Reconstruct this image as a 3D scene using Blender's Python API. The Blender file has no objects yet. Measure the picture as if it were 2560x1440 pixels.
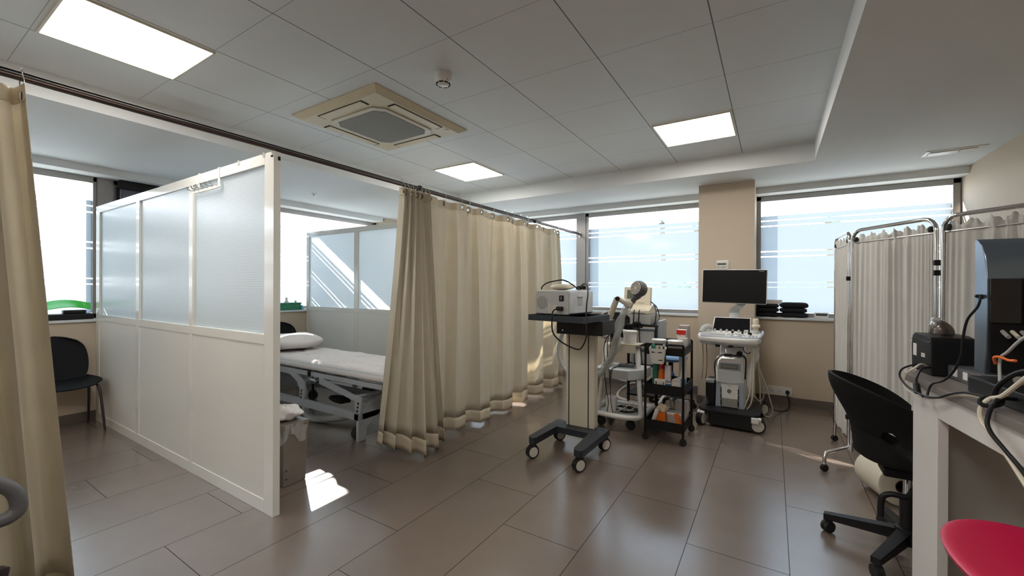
import bpy, bmesh, math, random
from math import radians as rad, sin, cos, pi
from mathutils import Vector as V, Matrix, noise as mn_noise
random.seed(7)
C = bpy.context.scene.collection
sc = bpy.context.scene

# ---------------------------------------------------------------- camera, sky, sun, exposure
cam_d = bpy.data.cameras.new('camera'); cam = bpy.data.objects.new('camera', cam_d); C.objects.link(cam)
F_PX, YAW, PITCH, ROLL, H = 1038.65, 0.5610557, -0.001723569, 0.004281513, 1.30
fw = V((-sin(YAW) * cos(PITCH), cos(YAW) * cos(PITCH), sin(PITCH)))
rt = V((cos(YAW), sin(YAW), 0)); up = rt.cross(fw)
r2 = cos(ROLL) * rt + sin(ROLL) * up; u2 = -sin(ROLL) * rt + cos(ROLL) * up
M = Matrix((r2, u2, -fw)).transposed().to_4x4(); M.translation = (0, 0, H)
cam.matrix_world = M
cam_d.sensor_fit = 'HORIZONTAL'; cam_d.sensor_width = 36.0; cam_d.lens = 36.0 * F_PX / 2560.0
cam_d.clip_start = 0.02; cam_d.clip_end = 500
sc.camera = cam

w = bpy.data.worlds.new('sky'); sc.world = w; w.use_nodes = True
nt = w.node_tree; nt.nodes.clear()
tc = nt.nodes.new('ShaderNodeTexCoord'); sp = nt.nodes.new('ShaderNodeSeparateXYZ')
cr = nt.nodes.new('ShaderNodeValToRGB'); bg = nt.nodes.new('ShaderNodeBackground'); ow = nt.nodes.new('ShaderNodeOutputWorld')
nt.links.new(tc.outputs['Generated'], sp.inputs[0]); nt.links.new(sp.outputs[2], cr.inputs[0])
e = cr.color_ramp.elements
e[0].position = 0.0; e[0].color = (0.92, 0.96, 1.0, 1)
e[1].position = 0.55; e[1].color = (0.55, 0.76, 1.0, 1)
nt.links.new(cr.outputs[0], bg.inputs[0]); bg.inputs[1].default_value = 3.0
nt.links.new(bg.outputs[0], ow.inputs[0])

sun_d = bpy.data.lights.new('sun', 'SUN'); sun_d.energy = 7.0; sun_d.angle = rad(0.6); sun_d.color = (1.0, 0.94, 0.84)
sun = bpy.data.objects.new('sun', sun_d); C.objects.link(sun)
sun.rotation_mode = 'QUATERNION'; sun.rotation_quaternion = V((1.0, -0.551, -0.65)).to_track_quat('-Z', 'Y'); sun.location = (-12, 9, 9)

sc.view_settings.view_transform = 'Standard'; sc.view_settings.look = 'None'
sc.view_settings.gamma = 1.0; sc.view_settings.use_curve_mapping = False
sc.view_settings.exposure = 1.74
sc.cycles.use_denoising = True
sc.cycles.sample_clamp_indirect = 6.0
sc.cycles.caustics_reflective = False; sc.cycles.caustics_refractive = False

# ---------------------------------------------------------------- materials
MATS = {}
def base(name):
    m = bpy.data.materials.new(name); m.use_nodes = True
    n = m.node_tree; b = n.nodes['Principled BSDF']; MATS[name] = m
    return m, n, b
def mth(n, op, a, b=None, c=None):
    x = n.nodes.new('ShaderNodeMath'); x.operation = op
    for i, v in enumerate((a, b, c)):
        if v is None: continue
        if isinstance(v, (int, float)): x.inputs[i].default_value = v
        else: n.links.new(v, x.inputs[i])
    return x.outputs[0]
def noise(n, scale, detail=3, vec=None):
    t = n.nodes.new('ShaderNodeTexNoise'); t.inputs['Scale'].default_value = scale; t.inputs['Detail'].default_value = detail
    if vec is None:
        k = n.nodes.new('ShaderNodeTexCoord'); vec = k.outputs['Object']
    n.links.new(vec, t.inputs['Vector'])
    return t.outputs[0]
def mixc(n, f, a, b):
    x = n.nodes.new('ShaderNodeMix'); x.data_type = 'RGBA'
    if isinstance(f, (int, float)): x.inputs[0].default_value = f
    else: n.links.new(f, x.inputs[0])
    for i, v in ((6, a), (7, b)):
        if isinstance(v, (tuple, list)): x.inputs[i].default_value = (*v[:3], 1)
        else: n.links.new(v, x.inputs[i])
    return x.outputs[2]
def bump(n, b, h, strength=0.2, dist=0.01):
    x = n.nodes.new('ShaderNodeBump'); x.inputs['Strength'].default_value = strength; x.inputs['Distance'].default_value = dist
    n.links.new(h, x.inputs['Height']); n.links.new(x.outputs[0], b.inputs['Normal'])
def lin(h):
    h = h.lstrip('#'); v = [int(h[i:i + 2], 16) / 255 for i in (0, 2, 4)]
    return tuple(x / 12.92 if x <= 0.04045 else ((x + 0.055) / 1.055) ** 2.4 for x in v)
def mat(name, col, rough=0.5, metal=0.0, var=0.06, scale=14, bmp=0.0, bscale=120, coat=0.0, spec=None):
    if isinstance(col, str): col = lin(col)
    m, n, b = base(name)
    f = noise(n, scale)
    lo = tuple(max(0, c * (1 - var)) for c in col); hi = tuple(min(1, c * (1 + var)) for c in col)
    n.links.new(mixc(n, f, lo, hi), b.inputs['Base Color'])
    b.inputs['Roughness'].default_value = rough; b.inputs['Metallic'].default_value = metal
    if coat: b.inputs['Coat Weight'].default_value = coat; b.inputs['Coat Roughness'].default_value = 0.08
    if spec is not None: b.inputs['Specular IOR Level'].default_value = spec
    if bmp: bump(n, b, noise(n, bscale), bmp, 0.002)
    return m
def emis(name, col, s):
    m = bpy.data.materials.new(name); m.use_nodes = True; n = m.node_tree; n.nodes.clear()
    e_ = n.nodes.new('ShaderNodeEmission'); e_.inputs[0].default_value = (*col, 1); e_.inputs[1].default_value = s
    o = n.nodes.new('ShaderNodeOutputMaterial'); n.links.new(e_.outputs[0], o.inputs[0]); MATS[name] = m
    return m
def cloth(name, col, trans=0.35, bscale=500, rough=0.9):
    if isinstance(col, str): col = lin(col)
    m = bpy.data.materials.new(name); m.use_nodes = True; n = m.node_tree; n.nodes.clear(); MATS[name] = m
    d = n.nodes.new('ShaderNodeBsdfDiffuse'); t = n.nodes.new('ShaderNodeBsdfTranslucent'); x = n.nodes.new('ShaderNodeMixShader')
    o = n.nodes.new('ShaderNodeOutputMaterial')
    f = noise(n, 9)
    cc = mixc(n, f, tuple(c * 0.95 for c in col), tuple(min(1, c * 1.05) for c in col))
    n.links.new(cc, d.inputs[0]); n.links.new(cc, t.inputs[0]); x.inputs[0].default_value = trans
    bp = n.nodes.new('ShaderNodeBump'); bp.inputs['Strength'].default_value = 0.15; bp.inputs['Distance'].default_value = 0.002
    n.links.new(noise(n, bscale, 2), bp.inputs['Height']); n.links.new(bp.outputs[0], d.inputs['Normal'])
    n.links.new(d.outputs[0], x.inputs[1]); n.links.new(t.outputs[0], x.inputs[2]); n.links.new(x.outputs[0], o.inputs[0])
    return m
def schlick(n):
    lw = n.nodes.new('ShaderNodeLayerWeight'); lw.inputs[0].default_value = 0.5
    return mth(n, 'ADD', 0.04, mth(n, 'MULTIPLY', 0.8, mth(n, 'POWER', lw.outputs['Facing'], 5.0)))
def clear(name, tint=(1, 1, 1), gloss=0.08, rough=0.02, diffuse=0.0):
    m = bpy.data.materials.new(name); m.use_nodes = True; n = m.node_tree; n.nodes.clear(); MATS[name] = m
    t = n.nodes.new('ShaderNodeBsdfTransparent'); g = n.nodes.new('ShaderNodeBsdfGlossy'); x = n.nodes.new('ShaderNodeMixShader'); o = n.nodes.new('ShaderNodeOutputMaterial')
    t.inputs[0].default_value = (*tint, 1); g.inputs['Roughness'].default_value = rough
    n.links.new(mth(n, 'MULTIPLY', schlick(n), gloss / 0.08), x.inputs[0])
    n.links.new(t.outputs[0], x.inputs[1]); n.links.new(g.outputs[0], x.inputs[2])
    out = x.outputs[0]
    if diffuse:
        d = n.nodes.new('ShaderNodeBsdfDiffuse'); d.inputs[0].default_value = (0.85, 0.87, 0.87, 1)
        y = n.nodes.new('ShaderNodeMixShader'); y.inputs[0].default_value = diffuse
        n.links.new(out, y.inputs[1]); n.links.new(d.outputs[0], y.inputs[2]); out = y.outputs[0]
    n.links.new(out, o.inputs[0])
    return m
def fract_mask(n, v, origin, step, width):
    q = mth(n, 'FRACT', mth(n, 'DIVIDE', mth(n, 'SUBTRACT', v, origin - width / 2), step))
    return mth(n, 'LESS_THAN', q, width / step)

def floor_mat():
    m, n, b = base('floor_tile')
    k = n.nodes.new('ShaderNodeTexCoord'); s = n.nodes.new('ShaderNodeSeparateXYZ'); n.links.new(k.outputs['Object'], s.inputs[0])
    x, y = s.outputs[0], s.outputs[1]
    row = mth(n, 'FLOOR', mth(n, 'DIVIDE', mth(n, 'ADD', x, 2.127), 0.4395))
    mx = fract_mask(n, x, -2.127, 0.4395, 0.0038)
    y2 = mth(n, 'ADD', y, mth(n, 'MULTIPLY', row, 0.358))
    my = fract_mask(n, y2, 1.55, 1.074, 0.0038)
    g = mth(n, 'MAXIMUM', mx, my)
    tile = mth(n, 'ADD', mth(n, 'MULTIPLY', row, 7.31), mth(n, 'MULTIPLY', mth(n, 'FLOOR', mth(n, 'DIVIDE', mth(n, 'SUBTRACT', y2, 1.55), 1.074)), 3.77))
    wn = n.nodes.new('ShaderNodeTexWhiteNoise'); wn.noise_dimensions = '1D'; n.links.new(tile, wn.inputs['W'])
    f = mth(n, 'ADD', mth(n, 'MULTIPLY', wn.outputs[0], 0.35), mth(n, 'MULTIPLY', noise(n, 5, 5), 0.65))
    c = mixc(n, f, (0.136, 0.106, 0.088), (0.188, 0.149, 0.125))
    n.links.new(mixc(n, g, c, (0.03, 0.024, 0.02)), b.inputs['Base Color'])
    r = mth(n, 'ADD', 0.20, mth(n, 'MULTIPLY', noise(n, 3, 4), 0.08))
    n.links.new(mth(n, 'MAXIMUM', r, mth(n, 'MULTIPLY', g, 0.8)), b.inputs['Roughness'])
    n.links.new(mth(n, 'MULTIPLY', mth(n, 'SUBTRACT', 1.0, g), 0.85), b.inputs['Specular IOR Level'])
    hgt = mth(n, 'SUBTRACT', mth(n, 'MULTIPLY', noise(n, 30, 2), 0.02), g)
    bump(n, b, hgt, 0.25, 0.0015)
    b.inputs['Coat Weight'].default_value = 0.5; b.inputs['Coat Roughness'].default_value = 0.27; b.inputs['Coat IOR'].default_value = 1.6
    return m
def ceil_mat():
    m, n, b = base('ceiling_tile')
    k = n.nodes.new('ShaderNodeTexCoord'); s = n.nodes.new('ShaderNodeSeparateXYZ'); n.links.new(k.outputs['Object'], s.inputs[0])
    mx = fract_mask(n, s.outputs[0], -0.26, 0.5985, 0.0065); my = fract_mask(n, s.outputs[1], 3.473, 0.597, 0.004)
    g = mth(n, 'MAXIMUM', mx, mth(n, 'MULTIPLY', my, 0.6))
    c = mixc(n, noise(n, 2.5, 3), (0.69, 0.705, 0.705), (0.75, 0.765, 0.765))
    n.links.new(mixc(n, g, c, (0.16, 0.155, 0.145)), b.inputs['Base Color'])
    b.inputs['Roughness'].default_value = 0.55
    bump(n, b, mth(n, 'MULTIPLY', g, -1.0), 0.4, 0.002)
    return m
def film_mat():
    # frosted window film: scatters daylight into the room
    m = bpy.data.materials.new('window_film'); m.use_nodes = True; n = m.node_tree; n.nodes.clear(); MATS['window_film'] = m
    t = n.nodes.new('ShaderNodeBsdfTranslucent'); d = n.nodes.new('ShaderNodeBsdfDiffuse'); g = n.nodes.new('ShaderNodeBsdfGlossy')
    x = n.nodes.new('ShaderNodeMixShader'); y = n.nodes.new('ShaderNodeMixShader'); o = n.nodes.new('ShaderNodeOutputMaterial')
    cc = mixc(n, noise(n, 0.8, 2), (0.128, 0.145, 0.157), (0.133, 0.150, 0.162))
    n.links.new(cc, t.inputs[0]); d.inputs[0].default_value = (0.6, 0.65, 0.68, 1)
    x.inputs[0].default_value = 0.15; n.links.new(t.outputs[0], x.inputs[1]); n.links.new(d.outputs[0], x.inputs[2])
    g.inputs['Roughness'].default_value = 0.1; y.inputs[0].default_value = 0.04
    n.links.new(x.outputs[0], y.inputs[1]); n.links.new(g.outputs[0], y.inputs[2]); n.links.new(y.outputs[0], o.inputs[0])
    return m
def reeded_mat():
    # clear body of the reeded glass: transparent with a rippled gloss
    m = bpy.data.materials.new('reeded_glass'); m.use_nodes = True; n = m.node_tree; n.nodes.clear(); MATS['reeded_glass'] = m
    k = n.nodes.new('ShaderNodeTexCoord'); s = n.nodes.new('ShaderNodeSeparateXYZ'); n.links.new(k.outputs['Object'], s.inputs[0])
    wv = mth(n, 'SINE', mth(n, 'MULTIPLY', s.outputs[2], 2 * pi / 0.014))
    bp = n.nodes.new('ShaderNodeBump'); bp.inputs['Strength'].default_value = 0.04; bp.inputs['Distance'].default_value = 0.002; n.links.new(wv, bp.inputs['Height'])
    t = n.nodes.new('ShaderNodeBsdfTransparent'); g = n.nodes.new('ShaderNodeBsdfGlossy'); y = n.nodes.new('ShaderNodeMixShader'); o = n.nodes.new('ShaderNodeOutputMaterial')
    t.inputs[0].default_value = (0.97, 0.99, 1.0, 1)
    g.inputs['Roughness'].default_value = 0.28; n.links.new(bp.outputs[0], g.inputs['Normal'])
    n.links.new(schlick(n), y.inputs[0])
    n.links.new(t.outputs[0], y.inputs[1]); n.links.new(g.outputs[0], y.inputs[2]); n.links.new(y.outputs[0], o.inputs[0])
    # the frosting inside it scatters light
    m = bpy.data.materials.new('frosting'); m.use_nodes = True; n = m.node_tree; n.nodes.clear(); MATS['frosting'] = m
    k = n.nodes.new('ShaderNodeTexCoord'); s = n.nodes.new('ShaderNodeSeparateXYZ'); n.links.new(k.outputs['Object'], s.inputs[0])
    wv = mth(n, 'SINE', mth(n, 'MULTIPLY', s.outputs[2], 2 * pi / 0.014))
    t = n.nodes.new('ShaderNodeBsdfTranslucent'); d = n.nodes.new('ShaderNodeBsdfDiffuse'); x = n.nodes.new('ShaderNodeMixShader'); o = n.nodes.new('ShaderNodeOutputMaterial')
    cc = mixc(n, mth(n, 'MULTIPLY', mth(n, 'ADD', wv, 1.0), 0.5), (0.82, 0.90, 0.95), (0.95, 0.99, 1.0))
    n.links.new(cc, t.inputs[0]); n.links.new(cc, d.inputs[0]); x.inputs[0].default_value = 0.38
    n.links.new(t.outputs[0], x.inputs[1]); n.links.new(d.outputs[0], x.inputs[2]); n.links.new(x.outputs[0], o.inputs[0])
floor_mat(); ceil_mat(); film_mat(); reeded_mat()
mat('wall_paint', (0.56, 0.47, 0.365), 0.8, var=0.03, scale=3, bmp=0.08, bscale=250)
mat('soffit_paint', (0.76, 0.775, 0.775), 0.8, var=0.02, scale=3)
mat('base_tile', (0.13, 0.108, 0.092), 0.35, var=0.12, scale=6)
mat('frame_alu', (0.36, 0.35, 0.34), 0.38, 0.7, var=0.05)
mat('sill_white', (0.66, 0.69, 0.71), 0.3)
mat('white_lacquer', (0.74, 0.73, 0.68), 0.16, var=0.02, coat=0.3)
mat('panel_white', (0.70, 0.69, 0.64), 0.3, var=0.02)
mat('white_plastic', (0.72, 0.71, 0.68), 0.35, var=0.03)
mat('cream_plastic', (0.66, 0.60, 0.47), 0.4, var=0.04)
mat('beige_plastic', (0.60, 0.55, 0.44), 0.42, var=0.04)
mat('grey_plastic', (0.42, 0.42, 0.41), 0.4, var=0.04)
mat('grey_light', (0.55, 0.57, 0.58), 0.4, var=0.04)
mat('blue_grey', (0.33, 0.37, 0.43), 0.35)
mat('grey_dark', (0.10, 0.10, 0.105), 0.5)
mat('black_plastic', (0.009, 0.009, 0.010), 0.42, var=0.2, spec=0.28)
mat('black_matt', (0.009, 0.009, 0.009), 0.7, var=0.2, spec=0.15)
mat('black_gloss', (0.006, 0.006, 0.008), 0.08, var=0.1)
mat('black_metal', (0.007, 0.007, 0.007), 0.5, var=0.2, spec=0.25)
mat('navy_metal', (0.020, 0.026, 0.035), 0.45, var=0.1)
mat('charcoal_shell', (0.009, 0.010, 0.012), 0.6, var=0.1, bmp=0.1, bscale=400, spec=0.14)
mat('chair_leg', (0.016, 0.011, 0.012), 0.35)
mat('ac_cream', (0.64, 0.55, 0.38), 0.45, var=0.05, scale=5)
mat('screen_black', (0.005, 0.005, 0.006), 0.4, spec=0.25)
mat('dark_slot', (0.008, 0.008, 0.008), 0.9)
mat('rubber', (0.012, 0.012, 0.012), 0.65)
mat('hub_cream', (0.68, 0.65, 0.58), 0.4)
mat('chrome', (0.78, 0.78, 0.80), 0.09, 1.0, var=0.02)
mat('bronze_rod', (0.10, 0.075, 0.065), 0.3, 0.8)
mat('steel', (0.55, 0.55, 0.55), 0.3, 1.0)
mat('bed_metal', (0.38, 0.40, 0.43), 0.4, var=0.04)
mat('orange', (0.75, 0.15, 0.015), 0.4)
mat('red', (0.65, 0.012, 0.012), 0.4)
mat('crimson', (0.50, 0.006, 0.055), 0.42, var=0.06, scale=300, bmp=0.15, bscale=500)
mat('green_bright', (0.08, 0.62, 0.10), 0.25)
mat('green_basket', (0.03, 0.22, 0.11), 0.45)
mat('teal', (0.015, 0.17, 0.125), 0.4)
mat('olive', (0.17, 0.13, 0.06), 0.5)
mat('blue', (0.02, 0.21, 0.50), 0.35)
mat('blue_pale', (0.20, 0.36, 0.62), 0.5)
mat('blue_box', (0.03, 0.13, 0.28), 0.5)
mat('blue_light', (0.25, 0.50, 0.80), 0.4)
mat('navy_pad', (0.008, 0.02, 0.10), 0.6)
mat('card_white', (0.70, 0.66, 0.63), 0.6, var=0.05)
mat('card_grey', (0.40, 0.35, 0.32), 0.6, var=0.05)
mat('latex', (0.70, 0.58, 0.42), 0.6, var=0.15)
mat('counter_white', (0.66, 0.64, 0.61), 0.4, var=0.02)
mat('counter_top', (0.20, 0.175, 0.16), 0.4, var=0.08)
mat('cable_white', (0.60, 0.55, 0.44), 0.45)
mat('hose_grey', (0.45, 0.47, 0.48), 0.4)
mat('silver', (0.50, 0.49, 0.48), 0.22, 0.85)
mat('silver_dark', (0.14, 0.115, 0.10), 0.25, 0.7)
mat('pc_shell_sheen', (0.17, 0.22, 0.28), 0.24, 0.75, var=0.1)  # blue of the window reflection is put into the shell colour
mat('lcd_green', (0.10, 0.11, 0.07), 0.3)
mat('lcd_grey', (0.10, 0.11, 0.095), 0.3)
mat('vent_grey', (0.27, 0.26, 0.235), 0.8, var=0.2, scale=60, bmp=0.4, bscale=300)
mat('foam_cream', (0.72, 0.66, 0.54), 0.5)
mat('brown_hole', (0.12, 0.075, 0.055), 0.8)
mat('bin_grey', (0.20, 0.175, 0.15), 0.45)
mat('towel_white', (0.74, 0.72, 0.70), 0.9, bmp=0.4, bscale=300)
mat('sheet_white', (0.70, 0.67, 0.665), 0.9, var=0.05, scale=6, bmp=0.25, bscale=40)
mat('garment_black', (0.006, 0.006, 0.009), 0.9, bmp=0.3, bscale=200)
mat('blind_grey', (0.13, 0.14, 0.17), 0.7)
mat('ink_dark', (0.03, 0.03, 0.035), 0.6)
mat('ink_grey', (0.30, 0.29, 0.28), 0.6)
mat('paper_label', (0.62, 0.58, 0.50), 0.7)
cloth('leaf_hazed', (0.34, 0.42, 0.38), 0.5)  # palm green paled so the colour stands in for distance haze
mat('bark', (0.12, 0.09, 0.06), 0.9)
mat('earth', (0.40, 0.36, 0.30), 0.9, var=0.2, scale=0.4)
cloth('hedge_leaf_hazed', (0.24, 0.30, 0.24), 0.3)  # tree foliage greyed and paled to imitate haze
cloth('curtain_beige', (0.78, 0.725, 0.61), 0.38)
cloth('curtain_hem', (0.72, 0.64, 0.50), 0.2)
cloth('screen_cloth', (0.74, 0.725, 0.69), 0.38)
clear('window_glass'); clear('plastic_thin', (0.97, 0.98, 0.98), 0.06, 0.2, 0.04); clear('plastic_clear', (0.93, 0.95, 0.95), 0.10, 0.12, 0.30)
emis('lamp_warm', (1.0, 0.95, 0.89), 7.5)
# ---------------------------------------------------------------- mesh helpers
class MB:
    def __init__(s, off=(0, 0, 0)):
        s.b = bmesh.new(); s.o = V(off)
    def box(s, x0, x1, y0, y1, z0, z1, bev=0.0, rz=0.0, seg=2, rot=None):
        c = V(((x0 + x1) / 2, (y0 + y1) / 2, (z0 + z1) / 2)); d = (abs(x1 - x0), abs(y1 - y0), abs(z1 - z0))
        r = bmesh.ops.create_cube(s.b, size=1.0); vs = r['verts']
        bmesh.ops.scale(s.b, vec=d, verts=vs)
        if bev:
            es = list({e for v in vs for e in v.link_edges})
            rr = bmesh.ops.bevel(s.b, geom=es, offset=min(bev, min(d) * 0.45), segments=seg, affect='EDGES', profile=0.5)
            vs = list({v for f in rr['faces'] for v in f.verts} | {v for v in vs if v.is_valid})
            seen = set(vs); st = list(vs)
            while st:
                v = st.pop()
                for e_ in v.link_edges:
                    o = e_.other_vert(v)
                    if o not in seen: seen.add(o); st.append(o)
            vs = list(seen)
        mtx = Matrix.Translation(c)
        if rot is not None: mtx = mtx @ rot
        elif rz: mtx = mtx @ Matrix.Rotation(rz, 4, 'Z')
        bmesh.ops.transform(s.b, matrix=mtx, verts=vs)
        return s
    def cyl(s, p0, p1, r, r1=None, n=20, cap=True):
        p0, p1 = V(p0), V(p1); r1 = r if r1 is None else r1
        q = (p1 - p0).to_track_quat('Z', 'Y').to_matrix()
        A, B = [], []
        for i in range(n):
            a = 2 * pi * i / n; d = q @ V((cos(a), sin(a), 0))
            A.append(s.b.verts.new(p0 + d * r)); B.append(s.b.verts.new(p1 + d * r1))
        for i in range(n):
            j = (i + 1) % n; s.b.faces.new((A[i], A[j], B[j], B[i]))
        if cap: s.b.faces.new(A[::-1]); s.b.faces.new(B)
        return s
    def tube(s, pts, r, n=8, sub=6, closed=False, cap=True, smooth=True):
        P = [V(p) for p in pts]
        if smooth and len(P) > 2:
            Q = []; m = len(P); rng = m if closed else m - 1
            for i in range(rng):
                if closed: a, b, c, d = P[(i - 1) % m], P[i], P[(i + 1) % m], P[(i + 2) % m]
                else: a, b, c, d = P[max(i - 1, 0)], P[i], P[i + 1], P[min(i + 2, m - 1)]
                for k in range(sub):
                    t = k / sub
                    Q.append(0.5 * ((2 * b) + (c - a) * t + (2 * a - 5 * b + 4 * c - d) * t * t + (3 * b - a - 3 * c + d) * t ** 3))
            if not closed: Q.append(P[-1])
            P = Q
        m = len(P); rings = []; nrm = None
        for i in range(m):
            if closed: t = P[(i + 1) % m] - P[i - 1]
            else: t = P[min(i + 1, m - 1)] - P[max(i - 1, 0)]
            if t.length < 1e-9: t = V((0, 0, 1))
            t.normalize()
            if nrm is None:
                nrm = t.orthogonal().normalized()
            else:
                nrm = nrm - t * nrm.dot(t)
                if nrm.length < 1e-6: nrm = t.orthogonal()
                nrm.normalize()
            bn = t.cross(nrm)
            rr = r(i / (m - 1)) if callable(r) else r
            rings.append([s.b.verts.new(P[i] + nrm * cos(2 * pi * k / n) * rr + bn * sin(2 * pi * k / n) * rr) for k in range(n)])
        for i in range(m if closed else m - 1):
            A, B = rings[i], rings[(i + 1) % m]
            for k in range(n):
                j = (k + 1) % n; s.b.faces.new((A[k], A[j], B[j], B[k]))
        if cap and not closed:
            s.b.faces.new(rings[0][::-1]); s.b.faces.new(rings[-1])
        return s
    def lathe(s, prof, c=(0, 0, 0), n=28, axis=(0, 0, 1), sx=1, sy=1, cap=True):
        q = V(axis).to_track_quat('Z', 'Y').to_matrix(); c = V(c); rings = []
        for r, z in prof:
            if r < 1e-6: rings.append([s.b.verts.new(c + q @ V((0, 0, z)))])
            else: rings.append([s.b.verts.new(c + q @ V((cos(2 * pi * k / n) * r * sx, sin(2 * pi * k / n) * r * sy, z))) for k in range(n)])
        for A, B in zip(rings, rings[1:]):
            for k in range(n):
                j = (k + 1) % n
                if len(A) == 1 and len(B) == 1: continue
                if len(A) == 1: s.b.faces.new((A[0], B[j], B[k]))
                elif len(B) == 1: s.b.faces.new((A[k], A[j], B[0]))
                else: s.b.faces.new((A[k], A[j], B[j], B[k]))
        if cap and len(rings[0]) > 1: s.b.faces.new(rings[0][::-1])
        if cap and len(rings[-1]) > 1: s.b.faces.new(rings[-1])
        return s
    def prism(s, pts, axis, a, b, bev=0.0):
        # outline pts in the two other axes, pushed along axis from a to b
        def p(u, v, k): return V((k, u, v)) if axis == 'x' else V((u, k, v)) if axis == 'y' else V((u, v, k))
        A = [s.b.verts.new(p(u, v, a)) for u, v in pts]; B = [s.b.verts.new(p(u, v, b)) for u, v in pts]; n = len(pts); fs = []
        for i in range(n): fs.append(s.b.faces.new((A[i], A[(i + 1) % n], B[(i + 1) % n], B[i])))
        f0 = s.b.faces.new(A[::-1]); f1 = s.b.faces.new(B)
        if bev:
            es = list(set(f0.edges) | set(f1.edges))
            bmesh.ops.bevel(s.b, geom=es, offset=bev, segments=2, affect='EDGES', profile=0.5)
        return s
    def grid(s, fn, nu, nv, closed_u=False, thick=0.0, skip=None):
        W = [[s.b.verts.new(V(fn(i / nu, j / nv))) for j in range(nv + 1)] for i in range(nu if closed_u else nu + 1)]
        F = []
        for i in range(nu):
            i2 = (i + 1) % len(W)
            for j in range(nv):
                q = (W[i][j], W[i2][j], W[i2][j + 1], W[i][j + 1])
                if skip and skip((q[0].co + q[2].co) / 2): continue
                F.append(s.b.faces.new(q))
        if thick:
            bmesh.ops.recalc_face_normals(s.b, faces=F)
            bmesh.ops.solidify(s.b, geom=F, thickness=thick)
        return s
    def ball(s, c, r, sx=1, sy=1, sz=1, n=16):
        k = bmesh.ops.create_uvsphere(s.b, u_segments=n, v_segments=max(6, n // 2), radius=r)
        bmesh.ops.scale(s.b, vec=(sx, sy, sz), verts=k['verts']); bmesh.ops.translate(s.b, vec=V(c), verts=k['verts'])
        return s
    def torus(s, c, R, r, axis=(0, 0, 1), n=24, m=8):
        q = V(axis).to_track_quat('Z', 'Y').to_matrix(); c = V(c); W = []
        for i in range(n):
            a = 2 * pi * i / n
            W.append([s.b.verts.new(c + q @ V(((R + r * cos(2 * pi * j / m)) * cos(a), (R + r * cos(2 * pi * j / m)) * sin(a), r * sin(2 * pi * j / m)))) for j in range(m)])
        for i in range(n):
            for j in range(m):
                s.b.faces.new((W[i][j], W[(i + 1) % n][j], W[(i + 1) % n][(j + 1) % m], W[i][(j + 1) % m]))
        return s
    def rot(s, mtx, about=(0, 0, 0)):
        a = V(about); bmesh.ops.transform(s.b, matrix=Matrix.Translation(a) @ mtx @ Matrix.Translation(-a), verts=s.b.verts[:]); return s
    def move(s, d):
        bmesh.ops.translate(s.b, vec=V(d), verts=s.b.verts[:]); return s
    def jitter(s, a, fn=None):
        for v in s.b.verts: v.co += V((random.uniform(-a, a), random.uniform(-a, a), random.uniform(-a, a)))
        return s

def build(name, mb, m, parent=None, smooth=True, sub=0, normals=True, ang=0.7):
    if any(mb.o): bmesh.ops.translate(mb.b, vec=-mb.o, verts=mb.b.verts[:])
    b = mb.b
    if normals: bmesh.ops.recalc_face_normals(b, faces=b.faces[:])
    for f in b.faces: f.smooth = smooth
    if smooth and not sub:
        for e_ in b.edges:
            if len(e_.link_faces) == 2 and e_.calc_face_angle(0) > ang: e_.smooth = False
    me = bpy.data.meshes.new(name); b.to_mesh(me); b.free()
    me.materials.append(MATS[m] if isinstance(m, str) else m)
    o = bpy.data.objects.new(name, me); C.objects.link(o)
    if parent is not None: o.parent = parent
    if smooth and not sub and len(me.polygons) < 3000:
        x = o.modifiers.new('shading', 'WEIGHTED_NORMAL'); x.keep_sharp = True
    if sub:
        x = o.modifiers.new('smooth', 'SUBSURF'); x.levels = sub; x.render_levels = sub
    return o
def tag(o, label, cat, group=None, kind=None):
    o['label'] = label; o['category'] = cat
    if group: o['group'] = group
    if kind: o['kind'] = kind
    return o
class T:
    """a thing: an Empty at its base; parts are authored in world coordinates unless local=True"""
    def __init__(s, name, label, cat, base=(0, 0, 0), group=None, rz=0.0, local=False):
        s.e = bpy.data.objects.new(name, None); C.objects.link(s.e); s.e.location = base; s.e.rotation_euler = (0, 0, rz)
        s.e.empty_display_size = 0.1
        s.base = V(base); s.loc = local or bool(rz); tag(s.e, label, cat, group)
    def mb(s):
        return MB((0, 0, 0) if s.loc else s.base)
    def p(s, name, mb, m, parent=None, label=None, **k):
        o = build(name, mb, m, parent or s.e, **k)
        if label: o['label'] = label
        return o
def single(name, mb, m, label, cat, base, group=None, **k):
    mb.o = V(base); o = build(name, mb, m, None, **k); o.location = base
    return tag(o, label, cat, group)
def struct(name, mb, m, parent=None, **k):
    o = build(name, mb, m, parent, **k); o['kind'] = 'structure'; return o
def dup(root, loc, rz=None, label=None):
    r = root.copy(); C.objects.link(r); r.location = loc
    if rz is not None: r.rotation_euler = (0, 0, rz)
    if label: r['label'] = label
    for ch in list(root.children):
        c = ch.copy(); C.objects.link(c); c.parent = r
        for g in list(ch.children):
            d = g.copy(); C.objects.link(d); d.parent = c
    return r
def text(name, body, size, mtx, m, parent, ext=0.0004):
    cu = bpy.data.curves.new(name, 'FONT'); cu.body = body; cu.size = size; cu.extrude = ext; cu.align_x = 'CENTER'; cu.align_y = 'CENTER'
    tmp = bpy.data.objects.new(name, cu); me = tmp.to_mesh().copy(); bpy.data.objects.remove(tmp); me.materials.clear(); me.materials.append(MATS[m])
    o = bpy.data.objects.new(name, me); C.objects.link(o)
    o.parent = parent; o.matrix_local = mtx
    return o
def face_mtx(pos, right, upv):
    r = V(right).normalized(); u = V(upv).normalized(); n = r.cross(u)
    m = Matrix((r, u, n)).transposed().to_4x4(); m.translation = V(pos); return m
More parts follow.
